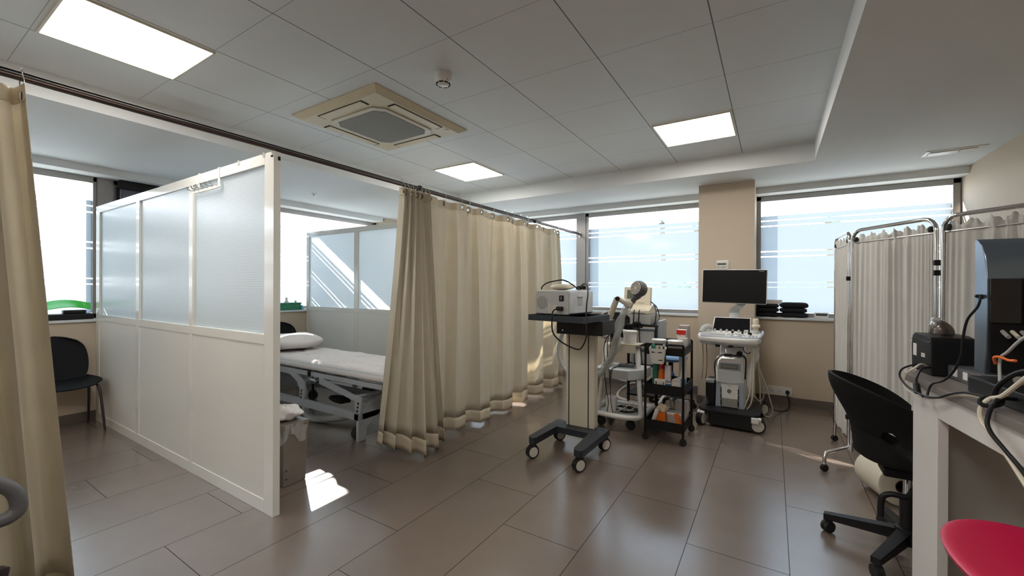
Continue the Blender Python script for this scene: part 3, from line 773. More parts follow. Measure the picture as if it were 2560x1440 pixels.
for x, sg in ((-2.95, 1), (-4.52, -1)):
    # curved end foot plate standing across the bed
    for y in (by0 - 0.012, ):
        pl = [(0.0, 0.0), (0.0, 0.16), (0.03, 0.22), (0.10, 0.30), (0.22, 0.352), (0.41, 0.352), (0.53, 0.30), (0.60, 0.22), (0.63, 0.16), (0.63, 0.0), (0.55, 0.0), (0.55, 0.10), (0.49, 0.17), (0.40, 0.20), (0.23, 0.20), (0.14, 0.17), (0.08, 0.10), (0.08, 0.0)]
        if sg > 0: t.p('foot_plate', t.mb().prism([(by0 + a, b + 0.002) for a, b in pl], 'x', x, x + 0.03, 0.004), 'bed_metal')
        else: t.p('foot_plate', t.mb().prism([(by0 + a, b + 0.002) for a, b in pl], 'x', x - 0.03, x, 0.004), 'bed_metal')
    for y in (by0 + 0.05, by1 - 0.05): caster(t, x - 0.045 * sg, y, 0.05, 0.02, heading=0.5, hub=None, top=0.18)
t.p('paper_roll_holder', t.mb().box(-3.35, -2.99, 2.62, 2.66, 0.31, 0.33, 0.004), 'black_plastic')

mb = MB()
def pil(u, v):
    a = u * 2 * pi; b = (v - 0.5) * pi
    s1 = lambda q, e: math.copysign(abs(q) ** e, q)
    x = s1(cos(b), 0.55) * s1(cos(a), 0.62) * 0.27; y = s1(cos(b), 0.55) * s1(sin(a), 0.62) * 0.30; z = s1(sin(b), 0.9) * 0.080
    z *= 1 - 0.35 * (abs(x / 0.27) ** 3 + abs(y / 0.30) ** 3) * 0.6
    return (-4.47 + x, 2.56 + y, 0.703 + z + 0.006 * sin(18 * x + 8 * y))
mb.grid(pil, 40, 20, closed_u=True); bmesh.ops.remove_doubles(mb.b, verts=mb.b.verts[:], dist=0.0008)
single('pillow', mb, 'sheet_white', 'plump white pillow lying at the head of the treatment bed', 'pillow', (-4.47, 2.56, 0.612))
# flexible grey tube and black bag on the bed base
single('flexible_hose', MB().tube([(-4.02, 2.50, 0.10), (-3.93, 2.40, 0.075), (-3.78, 2.36, 0.034), (-3.62, 2.40, 0.034), (-3.48, 2.50, 0.05), (-3.38, 2.60, 0.07)], 0.032, 12), 'hose_grey', 'fat grey hose curled on the floor under the treatment bed', 'hose', (-3.7, 2.42, 0.0))
single('folded_bag', MB().ball((-3.36, 2.385, 0.268), 0.10, 1.4, 0.55, 0.32, 16).jitter(0.006), 'black_matt', 'limp black bag resting on the base rail of the treatment bed', 'bag', (-3.36, 2.385, 0.236))

# waste bin
t = T('waste_bin', 'brownish grey waste bin tucked behind the end of the glazed cubicle screen', 'bin', (-2.785, 1.56, 0))
mb = t.mb()
def frus(mb, c, z0, z1, a0, b0, a1, b1, bev=0):
    P = [[(-a0, -b0), (a0, -b0), (a0, b0), (-a0, b0)], [(-a1, -b1), (a1, -b1), (a1, b1), (-a1, b1)]]
    A = [mb.b.verts.new((c[0] + x, c[1] + y, z0)) for x, y in P[0]]; B = [mb.b.verts.new((c[0] + x, c[1] + y, z1)) for x, y in P[1]]
    for i in range(4): mb.b.faces.new((A[i], A[(i + 1) % 4], B[(i + 1) % 4], B[i]))
    mb.b.faces.new(A[::-1]); mb.b.faces.new(B)
frus(mb, (-2.785, 1.56), 0.002, 0.385, 0.115, 0.075, 0.130, 0.085)
t.p('body', mb, 'bin_grey')
mb = t.mb(); frus(mb, (-2.785, 1.56), 0.385, 0.405, 0.136, 0.091, 0.134, 0.089); t.p('rim', mb, 'bin_grey')
def liner(u, v):
    a = u * 2 * pi; r = (abs(cos(a)) ** 4 + abs(sin(a)) ** 4) ** -0.25; f = 0.008 * sin(a * 9 + 3 * v) + 0.006 * sin(a * 17)
    return (-2.785 + cos(a) * r * (0.140 + f), 1.56 + sin(a) * r * (0.096 + f), 0.405 - (0.10 + 0.035 * sin(a * 5)) * v)
t.p('liner', t.mb().grid(liner, 60, 5, closed_u=True), 'plastic_clear')
for z in (0.045, 0.10): t.p('side_tab', t.mb().tube([(-2.668, 1.50, z), (-2.648, 1.495, z + 0.008), (-2.643, 1.49, z + 0.016)], 0.003, 5), 'black_plastic')
mb = MB()
def crump(u, v):
    a = u * 2 * pi; b = (v - 0.5) * pi
    r = 1 + 0.10 * sin(3 * a + 4 * b) + 0.06 * sin(7 * a - 3 * b)
    return (-2.785 + 0.125 * cos(b) * cos(a) * r, 1.56 + 0.095 * cos(b) * sin(a) * r, 0.452 + 0.045 * sin(b) * r)
mb.grid(crump, 30, 14, closed_u=True); bmesh.ops.remove_doubles(mb.b, verts=mb.b.verts[:], dist=0.0008)
single('towel', mb, 'towel_white', 'crumpled white towel heaped on top of the waste bin', 'towel', (-2.785, 1.56, 0.40))

# things on the side window sills
single('tray', MB().box(-5.745, -5.60, 0.72, 1.262, ZS, ZS + 0.055, 0.008), 'black_plastic', 'long black tray on the window sill above the dark shell chair', 'tray', (-5.66, 0.98, ZS))
def leafy(u, v):
    y = 0.93 + 0.32 * u; wd = 0.075 * sin(pi * min(1, 0.12 + 0.95 * u) ** 0.8); a = (v - 0.5) * 2
    return (-5.665 + a * wd, y, ZS + 0.104 + 0.036 * sin(pi * u * 0.85 + 0.25) + 0.010 * a * a - 0.032 * a)
single('plastic_piece', MB().grid(leafy, 24, 8, thick=0.006), 'green_bright', 'bright green curved plastic piece lying on the black sill tray', 'plastic piece', (-5.665, 1.09, ZS + 0.055))
single('block', MB().box(-5.70, -5.63, 1.06, 1.215, ZS + 0.055, ZS + 0.09, 0.008), 'black_plastic', 'small black block under the bright green plastic piece', 'block', (-5.665, 1.13, ZS + 0.055))

t = T('basket', 'green plastic basket with bottles on the window sill beside the treatment bed', 'basket', (-5.66, 3.235, ZS))
mb = t.mb()
def bask(z0, z1, a0, b0, a1, b1, th):
    frus(mb, (-5.66, 3.235), z0, z1, a0, b0, a1, b1)
for (x0, x1, y0, y1) in ((-5.715, -5.709, 3.11, 3.36), (-5.611, -5.605, 3.11, 3.36), (-5.709, -5.611, 3.11, 3.116), (-5.709, -5.611, 3.354, 3.36)): mb.box(x0, x1, y0, y1, ZS + 0.002, ZS + 0.092, 0.002)
mb.box(-5.712, -5.608, 3.113, 3.357, ZS, ZS + 0.006)
t.p('body', mb, 'green_basket')
t.p('rim', t.mb().tube([(-5.72, 3.105, ZS + 0.092), (-5.60, 3.105, ZS + 0.092), (-5.60, 3.365, ZS + 0.092), (-5.72, 3.365, ZS + 0.092)], 0.006, 6, closed=True, smooth=False), 'green_basket')
t.p('end_handle', t.mb().tube([(-5.635, 3.10, ZS + 0.085), (-5.635, 3.075, ZS + 0.055), (-5.68, 3.075, ZS + 0.055), (-5.68, 3.10, ZS + 0.085)], 0.005, 6), 'green_basket')
def bottle(name, label, cat, x, y, z, r, h, m, cap, capm, group=None, neck=0.4, taper=0.0):
    t = T(name, label, cat, (x, y, z), group)
    t.p('body', t.mb().lathe([(r * 0.92, 0), (r, 0.006), (r * (1 - taper), h * 0.78), (r * neck, h * 0.92), (r * neck, h)], (x, y, z), 20), m)
    t.p('cap', t.mb().lathe([(r * (neck + 0.08), h * 0.93), (r * (neck + 0.08), h + cap * 0.8), (r * neck * 0.8, h + cap)], (x, y, z), 16), capm)
    return t
bottle('bottle', 'pale translucent bottle standing in the green sill basket', 'bottle', -5.66, 3.185, ZS + 0.007, 0.028, 0.135, 'white_plastic', 0.03, 'white_plastic')
bottle('bottle', 'short milky bottle standing behind the first one in the green sill basket', 'bottle', -5.665, 3.315, ZS + 0.007, 0.026, 0.10, 'white_plastic', 0.02, 'white_plastic')
single('box', MB().box(-5.70, -5.63, 3.385, 3.415, ZS, ZS + 0.058, 0.006), 'blue_light', 'light blue box squeezed between the green basket and the cubicle screen', 'box', (-5.665, 3.40, ZS))
single('mat', MB().box(-5.68, -5.565, 3.06, 3.412, ZS, ZS + 0.0015), 'teal', 'thin teal sheet peeking out under the green basket', 'mat', (-5.62, 3.24, ZS))
for o_ in [o for o in C.objects if o.name.startswith('basket') or o.name in ('box',)]: pass

# armrest of a chair at the picture edge
t = T('armchair', 'dark padded loop armrest of a chair cut off by the picture edge', 'chair', (-1.95, 0.10, 0))
t.p('armrest', t.mb().tube([(-2.02, -0.25, 0.60), (-2.02, -0.10, 0.675), (-2.0, 0.10, 0.715), (-2.0, 0.20, 0.715), (-2.0, 0.262, 0.67), (-2.0, 0.281, 0.615), (-2.0, 0.268, 0.585), (-2.0, 0.22, 0.578), (-2.01, 0.05, 0.575), (-2.02, -0.25, 0.57)], 0.0205, 12), 'grey_dark')
t.p('post', t.mb().tube([(-2.01, 0.02, 0.57), (-2.0, 0.12, 0.44), (-2.0, 0.235, 0.425), (-1.99, 0.24, 0.38), (-1.97, 0.18, 0.0)], 0.016, 8), 'chair_leg')
def _seat(u, v): return (-2.0 + 0.46 * u, -0.28 + 0.46 * v, 0.44 - 0.015 * sin(pi * u) * sin(pi * v))
t.p('seat', t.mb().grid(_seat, 10, 10, thick=0.04), 'grey_dark')
for x, y in ((-1.57, 0.17), (-1.57, -0.27), (-1.99, -0.27)): t.p('leg', t.mb().cyl((x, y, 0.0), (x, y, 0.42), 0.013, n=10), 'chair_leg')
# ---------------------------------------------------------------- laser device on its trolley
t = T('equipment_trolley', 'grey column trolley on a dark H base with cream-hubbed casters, carrying the vented device', 'trolley', (-1.35, 2.98, 0))
mb = t.mb()
mb.prism([(-1.585, 2.775), (-1.565, 2.745), (-1.525, 2.745), (-1.51, 2.77), (-1.50, 3.08), (-1.21, 3.07), (-1.195, 2.735), (-1.18, 2.705), (-1.135, 2.70), (-1.115, 2.73), (-1.105, 3.245), (-1.575, 3.265)], 'z', 0.112, 0.162, 0.004)
t.p('base', mb, 'navy_metal')
for x0 in (-1.49, -1.17): t.p('slot', t.mb().box(x0, x0 + 0.04, 3.19, 3.20, 0.1622, 0.1635), 'dark_slot')
for x, y, h in ((-1.548, 2.765, 1.05), (-1.155, 2.735, 1.05), (-1.535, 3.215, 1.05), (-1.135, 3.205, 1.05)):
    caster(t, x, y, 0.05, 0.019, h, 'hub_cream', 0.113, name='caster')
mb = t.mb(); mb.box(-1.458, -1.205, 3.165, 3.245, 0.160, 0.94, 0.012); t.p('column', mb, 'beige_plastic')
for x in (-1.428, -1.258): t.p('groove', t.mb().box(x - 0.004, x + 0.004, 3.1635, 3.167, 0.162, 0.93), 'dark_slot')
mb = t.mb(); mb.box(-1.455, -1.075, 2.98, 3.27, 0.935, 1.045, 0.006); t.p('head_bracket', mb, 'black_plastic')
for x in (-1.40, -1.20): t.p('screw', t.mb().cyl((x, 2.977, 0.965), (x, 2.983, 0.965), 0.006, n=10), 'steel')
th = rad(-8); R8 = Matrix.Rotation(th, 4, 'Z'); P0 = V((-1.62, 2.82, 0))
def L8(x, y, z): return P0 + R8 @ V((x, y, 0)) + V((0, 0, z))
mb = MB((0, 0, 0)); mb.box(0, 0.49, 0, 0.40, 1.045, 1.062); 
for b in ((0, 0.49, 0, 0.012), (0, 0.49, 0.388, 0.40), (0, 0.012, 0.012, 0.388), (0.478, 0.49, 0.012, 0.388)): mb.box(*b, 1.058, 1.090)
mb.rot(R8); mb.move(P0); mb.o = t.base; t.p('tray', mb, 'navy_metal')

dv = T('laser_device', 'grey boxy electronic device with round vent, black switch and trailing power cable', 'medical device', tuple(L8(0.20, 0.18, 1.066)))
def D8(name, fn, m, parent=None, **k):
    mb = MB((0, 0, 0)); fn(mb); mb.rot(R8); mb.move(P0); mb.o = dv.base; return dv.p(name, mb, m, parent, **k)
def _case(mb):
    pr = [(0.035, 1.094), (0.328, 1.094), (0.345, 1.108), (0.345, 1.262), (0.330, 1.278), (0.045, 1.278), (0.030, 1.265), (0.022, 1.11)]
    mb.prism(pr, 'y', 0.055, 0.40, 0.006)
D8('case', _case, 'grey_light')
D8('rear_plate', lambda mb: mb.prism([(0.030, 1.100), (0.338, 1.100), (0.340, 1.262), (0.326, 1.272), (0.048, 1.272), (0.036, 1.26)], 'y', 0.048, 0.056, 0.003), 'grey_plastic')
for sx in (0.07, 0.30):
    for sy in (0.09, 0.36): D8('foot', lambda mb: mb.cyl((sx, sy, 1.0625), (sx, sy, 1.096), 0.012, n=12), 'rubber')
vt = D8('vent', lambda mb: mb.cyl((0.098, 0.0465, 1.182), (0.098, 0.0475, 1.182), 0.054, n=28), 'grey_plastic')
for k in range(6):
    dx = (k - 2.5) * 0.0165; hh = math.sqrt(max(0.0001, 0.052 ** 2 - dx * dx))
    D8('slot', lambda mb: mb.box(0.098 + dx - 0.0058, 0.098 + dx + 0.0058, 0.0458, 0.0467, 1.182 - hh, 1.182 + hh), 'vent_grey', vt)
sw = D8('switch', lambda mb: mb.box(0.258, 0.297, 0.040, 0.050, 1.197, 1.241, 0.003), 'black_plastic')
text('lettering', '1', 0.034, face_mtx(L8(0.2775, 0.0392, 1.219) - dv.base, R8 @ V((1, 0, 0)), (0, 0, 1)), 'white_plastic', sw)
lb = D8('rating_label', lambda mb: mb.box(0.158, 0.240, 0.0462, 0.0475, 1.105, 1.166), 'paper_label')
for k in range(6):
    z = 1.158 - k * 0.009; D8('print_line', lambda mb: mb.box(0.163, 0.163 + (0.05, 0.068, 0.04, 0.06, 0.05, 0.07)[k], 0.0457, 0.0461, z - 0.0015, z + 0.0015), 'ink_grey', lb)
D8('power_plug', lambda mb: mb.box(0.244, 0.296, 0.018, 0.048, 1.128, 1.158, 0.006), 'black_plastic')
D8('side_recess', lambda mb: mb.box(0.3445, 0.3465, 0.17, 0.235, 1.165, 1.232), 'grey_plastic')
D8('carry_grip', lambda mb: mb.box(0.345, 0.352, 0.165, 0.24, 1.225, 1.237, 0.003), 'grey_light')
def _cable(mb):
    mb.tube([(0.25, 0.02, 1.14), (0.245, -0.02, 1.12), (0.247, -0.035, 1.05), (0.255, -0.03, 0.965), (0.30, 0.0, 0.905), (0.37, 0.03, 0.865), (0.44, 0.03, 0.855), (0.50, -0.01, 0.90), (0.535, -0.03, 0.97), (0.525, -0.02, 1.06), (0.50, 0.03, 1.17), (0.47, 0.10, 1.25), (0.42, 0.18, 1.31), (0.36, 0.25, 1.33), (0.31, 0.29, 1.32), (0.27, 0.33, 1.285)], 0.0052, 8, 8)
D8('power_cable', _cable, 'black_plastic')
def R8s(name, fn, m, label, cat, b, **k):
    mb = MB((0, 0, 0)); fn(mb); mb.rot(R8); mb.move(P0); return single(name, mb, m, label, cat, b, **k)
def _pad(mb):
    def f(u, v):
        a = u * 2 * pi; b = (v - 0.5) * pi
        return (0.20 + 0.105 * cos(b) * cos(a) * (1 + 0.06 * sin(3 * a)), 0.17 + 0.075 * cos(b) * sin(a), 1.303 + 0.024 * sin(b) + 0.004 * sin(4 * a) * cos(b))
    mb.grid(f, 28, 12, closed_u=True); bmesh.ops.remove_doubles(mb.b, verts=mb.b.verts[:], dist=0.0006)
R8s('cloth_bundle', _pad, 'cream_plastic', 'small folded cream cloth lying on top of the vented device', 'cloth', tuple(L8(0.2, 0.17, 1.28)))
R8s('hand_cable', lambda mb: mb.tube([(0.055, 0.10, 1.284), (0.06, 0.10, 1.305), (0.10, 0.11, 1.335), (0.17, 0.13, 1.352), (0.235, 0.13, 1.357), (0.29, 0.14, 1.335), (0.33, 0.17, 1.30), (0.325, 0.22, 1.287), (0.30, 0.26, 1.285)], 0.005, 8, 8), 'black_plastic', 'black cable looped in an arch over the folded cream cloth', 'cable', tuple(L8(0.2, 0.17, 1.28)))
R8s('handpiece', lambda mb: (mb.tube([(0.255, 0.30, 1.297), (0.30, 0.30, 1.302), (0.33, 0.29, 1.297)], lambda q: 0.016 - 0.004 * abs(q - 0.5), 10), mb.cyl((0.245, 0.30, 1.30), (0.30, 0.34, 1.31), 0.008, n=10)), 'black_plastic', 'dark pen-like handpiece resting on the far edge of the vented device', 'handpiece', tuple(L8(0.3, 0.3, 1.28)))

# ---------------------------------------------------------------- magnetic stimulator trolley
t = T('stimulator_trolley', 'white tubular trolley with drawer unit, jointed arm and round vented applicator', 'trolley', (-1.2, 3.95, 0))
mb = t.mb()
mb.tube([(-1.43, 4.16, 0.145), (-1.44, 3.86, 0.135), (-1.42, 3.745, 0.13), (-1.22, 3.715, 0.128), (-1.08, 3.725, 0.13), (-1.0, 3.80, 0.135), (-0.985, 4.16, 0.145)], 0.024, 12, 6)
mb.cyl((-1.43, 4.15, 0.145), (-0.985, 4.15, 0.145), 0.016, n=10)
t.p('base_frame', mb, 'white_plastic')
t.p('base_shelf', t.mb().box(-1.42, -1.0, 3.74, 4.14, 0.115, 0.128, 0.004), 'grey_light')
for x0, x1 in ((-1.40, -1.365), (-1.00, -1.065)):
    t.p('leg', t.mb().tube([(x0, 3.78, 0.13), (x0 + (x1 - x0) * 0.5, 3.83, 0.42), (x1, 3.90, 0.76)], 0.021, 10), 'white_plastic')
t.p('top_bar', t.mb().cyl((-1.365, 3.90, 0.755), (-1.065, 3.90, 0.755), 0.019, n=12), 'white_plastic')
for x, y in ((-1.10, 3.80), (-1.38, 3.80), (-1.02, 4.13), (-1.40, 4.13)): caster(t, x, y, 0.042, 0.02, 0.6, None, 0.12)
mb = t.mb(); mb.prism([(-1.425, 3.72), (-1.10, 3.72), (-0.985, 3.86), (-0.985, 4.08), (-1.425, 4.08)], 'z', 0.463, 0.552, 0.006); dr = t.p('drawer_unit', mb, 'grey_light')
t.p('drawer_front', t.mb().box(-1.42, -1.105, 3.7165, 3.7205, 0.468, 0.546, 0.001), 'grey_plastic', dr)
t.p('holder_shelf', t.mb().box(-1.29, -1.03, 3.80, 3.96, 0.768, 0.782, 0.004), 'beige_plastic')
t.p('holder_front', t.mb().box(-1.285, -1.06, 3.80, 3.806, 0.70, 0.77, 0.002), 'beige_plastic')
# jointed arm
AY = 3.58
t.p('arm_mount', t.mb().cyl((-1.222, AY + 0.15, 0.78), (-1.222, AY + 0.02, 0.925), 0.018, n=12), 'black_plastic')
t.p('lower_arm', t.mb().tube([(-1.222, AY, 0.925), (-1.234, AY, 1.0), (-1.205, AY, 1.09), (-1.158, AY, 1.212)], lambda q: 0.024 + 0.003 * sin(pi * q), 12), 'beige_plastic')
t.p('elbow', t.mb().cyl((-1.147, AY - 0.034, 1.205), (-1.147, AY + 0.03, 1.205), 0.019, n=14), 'black_plastic')
t.p('upper_arm', t.mb().tube([(-1.162, AY, 1.215), (-1.10, AY, 1.18), (-1.03, AY, 1.142)], lambda q: 0.022 + 0.004 * q, 12), 'beige_plastic')
nrm = V((-0.45, -0.86, 0.20)).normalized(); hc = V((-0.963, AY, 1.288)); 
mb = t.mb()
mb.lathe([(0.048, 0.052), (0.062, 0.047), (0.071, 0.02), (0.068, -0.012), (0.055, -0.035), (0.03, -0.046), (0.0001, -0.048)], hc, 30, nrm)
mb.tube([hc + V((-0.01, 0, -0.05)), (-1.00, AY, 1.215), (-1.022, AY, 1.19)], lambda q: 0.034 - 0.014 * q, 12)
hd = t.p('applicator', mb, 'grey_dark')
fc = hc + nrm * 0.0525; e1 = nrm.cross(V((0, 0, 1))).normalized(); e2 = nrm.cross(e1)
gl = t.p('applicator_face', t.mb().lathe([(0.054, -0.002), (0.053, 0.0012), (0.0001, 0.0014)], fc, 30, nrm), 'ink_grey', hd)
mb = t.mb(); mb.lathe([(0.013, 0.0), (0.013, 0.003), (0.0001, 0.003)], fc, 16, nrm)
for k in range(8):
    a = 2 * pi * k / 8 + 0.25; d = e1 * cos(a) + e2 * sin(a); mb.cyl(fc + nrm * 0.002 + d * 0.012, fc + nrm * 0.002 + d * 0.052, 0.0022, n=6)
for rr in (0.024, 0.034, 0.044): mb.torus(fc + nrm * 0.0012, rr, 0.0009, nrm, 30, 5)
mb.torus(fc + nrm * 0.0012, 0.053, 0.0022, nrm, 36, 6)
t.p('face_grille', mb, 'hub_cream', hd)
t.p('neck_collar', t.mb().cyl((-1.03, AY, 1.20), (-1.005, AY, 1.168), 0.014, n=12), 'olive')
t.p('hose', t.mb().tube([(-1.06, AY, 1.15), (-1.10, AY - 0.02, 1.06), (-1.135, AY - 0.03, 0.95), (-1.155, AY - 0.03, 0.80), (-1.21, AY - 0.04, 0.65), (-1.29, AY - 0.04, 0.54), (-1.40, AY - 0.02, 0.475), (-1.55, AY, 0.475), (-1.665, AY, 0.54), (-1.725, AY, 0.67), (-1.71, AY + 0.02, 0.82), (-1.65, AY + 0.03, 0.93), (-1.58, AY + 0.1, 0.98)], 0.0165, 10), 'hose_grey')
def sleeve(u, v):
    P = [V((-1.065, AY, 1.145)), V((-1.112, AY - 0.02, 1.05)), V((-1.14, AY - 0.03, 0.93)), V((-1.16, AY - 0.03, 0.78)), V((-1.22, AY - 0.04, 0.64)), V((-1.30, AY - 0.04, 0.53)), V((-1.38, AY - 0.02, 0.475))]
    q = u * 5.999; i = int(q); p = P[i].lerp(P[i + 1], q - i); a = 2 * pi * v
    r = 0.030 + 0.007 * sin(9 * u * pi + 2 * a) + 0.006 * sin(3 * a + 11 * u)
    return p + V((cos(a) * r * 1.1, sin(a) * r * 0.9, 0.006 * sin(5 * a + 20 * u)))
t.p('plastic_sleeve', t.mb().grid(lambda u, v: sleeve(v, u), 18, 40, closed_u=True), 'plastic_clear')
for k, (x, dx) in enumerate(((-1.27, 0.0), (-1.245, 0.01), (-1.215, -0.012), (-1.20, 0.008))):
    t.p('cable', t.mb().tube([(-1.225, AY + 0.02, 0.91), (x, AY - 0.005, 0.80), (x + dx, AY - 0.01, 0.66), (x + dx * 2, AY + 0.02, 0.45), (x - 0.02, 3.74, 0.25), (x - 0.04 + 0.03 * k, 3.765, 0.14)][: 6 if k < 2 else 3], 0.0035, 6), 'black_plastic')
# small things on that trolley
def tub(name, label, cat, x, y, z, r, h, group=None):
    t = T(name, label, cat, (x, y, z), group)
    t.p('body', t.mb().lathe([(r * 0.88, 0), (r * 0.9, 0.003), (r * 0.97, h * 0.82), (r * 0.97, h * 0.85)], (x, y, z), 28), 'white_plastic')
    t.p('lid', t.mb().lathe([(r, h * 0.83), (r * 1.03, h * 0.86), (r * 1.03, h * 0.96), (r * 0.95, h), (0.0001, h)], (x, y, z), 28), 'white_plastic')
    return t
tb = tub('tub', 'white plastic tub with faded pink label on the tubular trolley holder', 'tub', -1.128, 3.87, 0.782, 0.064, 0.12)
tb.p('tab', tb.mb().box(-1.19, -1.165, 3.845, 3.855, 0.88, 0.912, 0.003), 'white_plastic')
def lab(u, v): a = -pi / 2 + (u - 0.35) * 1.5; return (-1.128 + 0.0625 * cos(a), 3.87 + 0.0625 * sin(a), 0.80 + 0.055 * v)
tb.p('label', tb.mb().grid(lab, 10, 2, thick=0.0006), 'card_white')
j = tub('jar', 'small white jar with screw lid standing among the cables on the low trolley shelf', 'jar', -1.30, 3.86, 0.129, 0.056, 0.135)
j.p('lid_knob', j.mb().cyl((-1.30, 3.86, 0.263), (-1.30, 3.86, 0.282), 0.012, 0.009, n=12), 'white_plastic')
def coil(seed, n, c, r):
    rnd = random.Random(seed); return [(c[0] + r * cos(k * 1.05 + rnd.random() * .5) * rnd.uniform(.45, 1), c[1] + r * 0.7 * sin(k * 1.05 + rnd.random() * .5) * rnd.uniform(.5, 1), c[2] + rnd.uniform(0, .02)) for k in range(n)]
single('cable_coil', MB().tube(coil(3, 26, (-1.17, 3.93, 0.135), 0.15), 0.0042, 6, 5), 'black_plastic', 'tangle of black cables on the low shelf of the white tubular trolley', 'cable', (-1.17, 3.93, 0.128))
single('cable_coil', MB().tube([(-1.26, 3.80, 0.134), (-1.20, 3.84, 0.16), (-1.13, 3.93, 0.20), (-1.10, 3.95, 0.185), (-1.13, 3.90, 0.15), (-1.22, 3.86, 0.134)], 0.0048, 7, 7), 'cable_white', 'single white cable looped over the black tangle on the low shelf', 'cable', (-1.18, 3.88, 0.13))
gp = T('goggles', 'dark protective goggles lying on top of the white trolley drawer unit', 'goggles', (-1.17, 3.93, 0.553))
gp.p('frame', gp.mb().box(-1.25, -1.10, 3.88, 3.98, 0.553, 0.575, 0.01, rz=0.1), 'grey_dark')
for x in (-1.215, -1.135): gp.p('lens', gp.mb().cyl((x, 3.93, 0.5745), (x, 3.93, 0.5765), 0.028, n=18), 'blue_grey')
gp.p('strap', gp.mb().tube([(-1.24, 3.89, 0.56), (-1.245, 3.80, 0.557), (-1.25, 3.735, 0.556), (-1.257, 3.708, 0.53), (-1.26, 3.705, 0.40)], 0.004, 6), 'black_plastic')

# ---------------------------------------------------------------- rear rack: beige device, table, black hood
t = T('device_rack', 'slim dark rack of shelves with hanging cables, holding the beige screen device', 'rack', (-1.10, 4.38, 0))
for x in (-1.235, -0.965):
    for y in (4.19, 4.57): t.p('post', t.mb().box(x - 0.011, x + 0.011, y - 0.011, y + 0.011, 0.09, 0.925, 0.002), 'black_metal')
for z in (0.915, 0.72, 0.52, 0.22): t.p('shelf', t.mb().box(-1.25, -0.95, 4.175, 4.585, z, z + 0.018, 0.003), 'black_metal')
for x in (-1.225, -0.975):
    for y in (4.20, 4.56): caster(t, x, y, 0.038, 0.018, 0.2, None, 0.10)
t.p('side_screen', t.mb().box(-0.962, -0.935, 4.20, 4.50, 0.66, 0.975, 0.006), 'blue_grey')
t.p('power_strip', t.mb().box(-1.19, -1.085, 4.135, 4.165, 0.905, 0.945, 0.004), 'black_plastic')
for k, x in enumerate((-1.165, -1.14, -1.11)):
    t.p('plug', t.mb().cyl((x, 4.137, 0.93), (x, 4.12, 0.962), 0.011, n=10), 'black_plastic')
    t.p('cable', t.mb().tube([(x, 4.12, 0.95), (x + 0.005, 4.11, 0.80), (x + 0.012 + 0.01 * k, 4.11, 0.55), (x + 0.03, 4.13, 0.34), (x + 0.05, 4.2, 0.24)], 0.005, 6), 'black_plastic')
t.p('base_frame', t.mb().tube([(-1.34, 4.21, 0.17), (-1.05, 4.20, 0.15), (-0.95, 4.21, 0.17), (-0.935, 4.30, 0.2), (-0.95, 4.60, 0.22), (-1.28, 4.63, 0.24), (-1.36, 4.40, 0.22)], 0.014, 8, closed=True), 'white_plastic')
single('amplifier', MB().box(-1.225, -1.02, 4.185, 4.52, 0.935, 1.035, 0.005), 'grey_plastic', 'flat grey box directly under the beige screen device', 'device', (-1.12, 4.35, 0.934))
single('amplifier', MB().box(-1.215, -0.985, 4.19, 4.50, 0.741, 0.87, 0.005), 'grey_plastic', 'grey box on the second shelf of the dark device rack', 'device', (-1.10, 4.35, 0.739))
single('amplifier', MB().box(-1.21, -0.985, 4.19, 4.50, 0.541, 0.66, 0.005), 'grey_plastic', 'grey box on the third shelf of the dark device rack', 'device', (-1.10, 4.35, 0.539))
t = T('screen_device', 'beige therapy device with tilted panel and small greenish screen behind the round applicator', 'medical device', (-1.15, 4.35, 1.036))
mb = t.mb(); mb.prism([(4.19, 1.040), (4.19, 1.072), (4.33, 1.12), (4.50, 1.12), (4.50, 1.040)], 'x', -1.262, -1.035, 0.004); t.p('base', mb, 'cream_plastic')
mb = t.mb(); mb.box(-1.335, -1.062, 4.335, 4.40, 1.098, 1.308, 0.008); mb.rot(Matrix.Rotation(rad(-8), 4, 'X'), (-1.2, 4.36, 1.10)); sp_ = t.p('panel', mb, 'cream_plastic')
mb = t.mb(); mb.box(-1.302, -1.20, 4.331, 4.337, 1.185, 1.276, 0.002); mb.rot(Matrix.Rotation(rad(-8), 4, 'X'), (-1.2, 4.36, 1.10)); t.p('screen', mb, 'lcd_green', sp_)
mb = t.mb(); mb.box(-1.19, -1.12, 4.332, 4.337, 1.140, 1.144, 0.001); mb.rot(Matrix.Rotation(rad(-8), 4, 'X'), (-1.2, 4.36, 1.10)); t.p('nameplate', mb, 'ink_grey', sp_)
t.p('socket_panel', t.mb().box(-1.215, -1.07, 4.188, 4.20, 1.05, 1.095, 0.003).rot(Matrix.Rotation(rad(-50), 4, 'X'), (-1.14, 4.19, 1.06)), 'grey_plastic')
for x in (-1.18, -1.13): t.p('lead', t.mb().tube([(x, 4.20, 1.075), (x + 0.004, 4.165, 1.06), (x + 0.006, 4.15, 1.0), (x, 4.145, 0.92)], 0.006, 6), 'black_plastic')
t.p('foot', t.mb().box(-1.25, -1.05, 4.20, 4.49, 1.0355, 1.042), 'rubber')
t.p('side_cable', t.mb().tube([(-1.062, 4.37, 1.16), (-1.03, 4.36, 1.13), (-1.0, 4.33, 1.06), (-1.0, 4.30, 0.97), (-1.01, 4.30, 0.93)], 0.005, 6), 'black_plastic')
t.p('side_cable', t.mb().tube([(-1.062, 4.38, 1.155), (-1.01, 4.40, 1.10), (-0.975, 4.36, 1.0), (-0.962, 4.18, 0.95), (-0.958, 4.16, 0.80), (-0.955, 4.15, 0.62)], 0.005, 6), 'black_plastic')

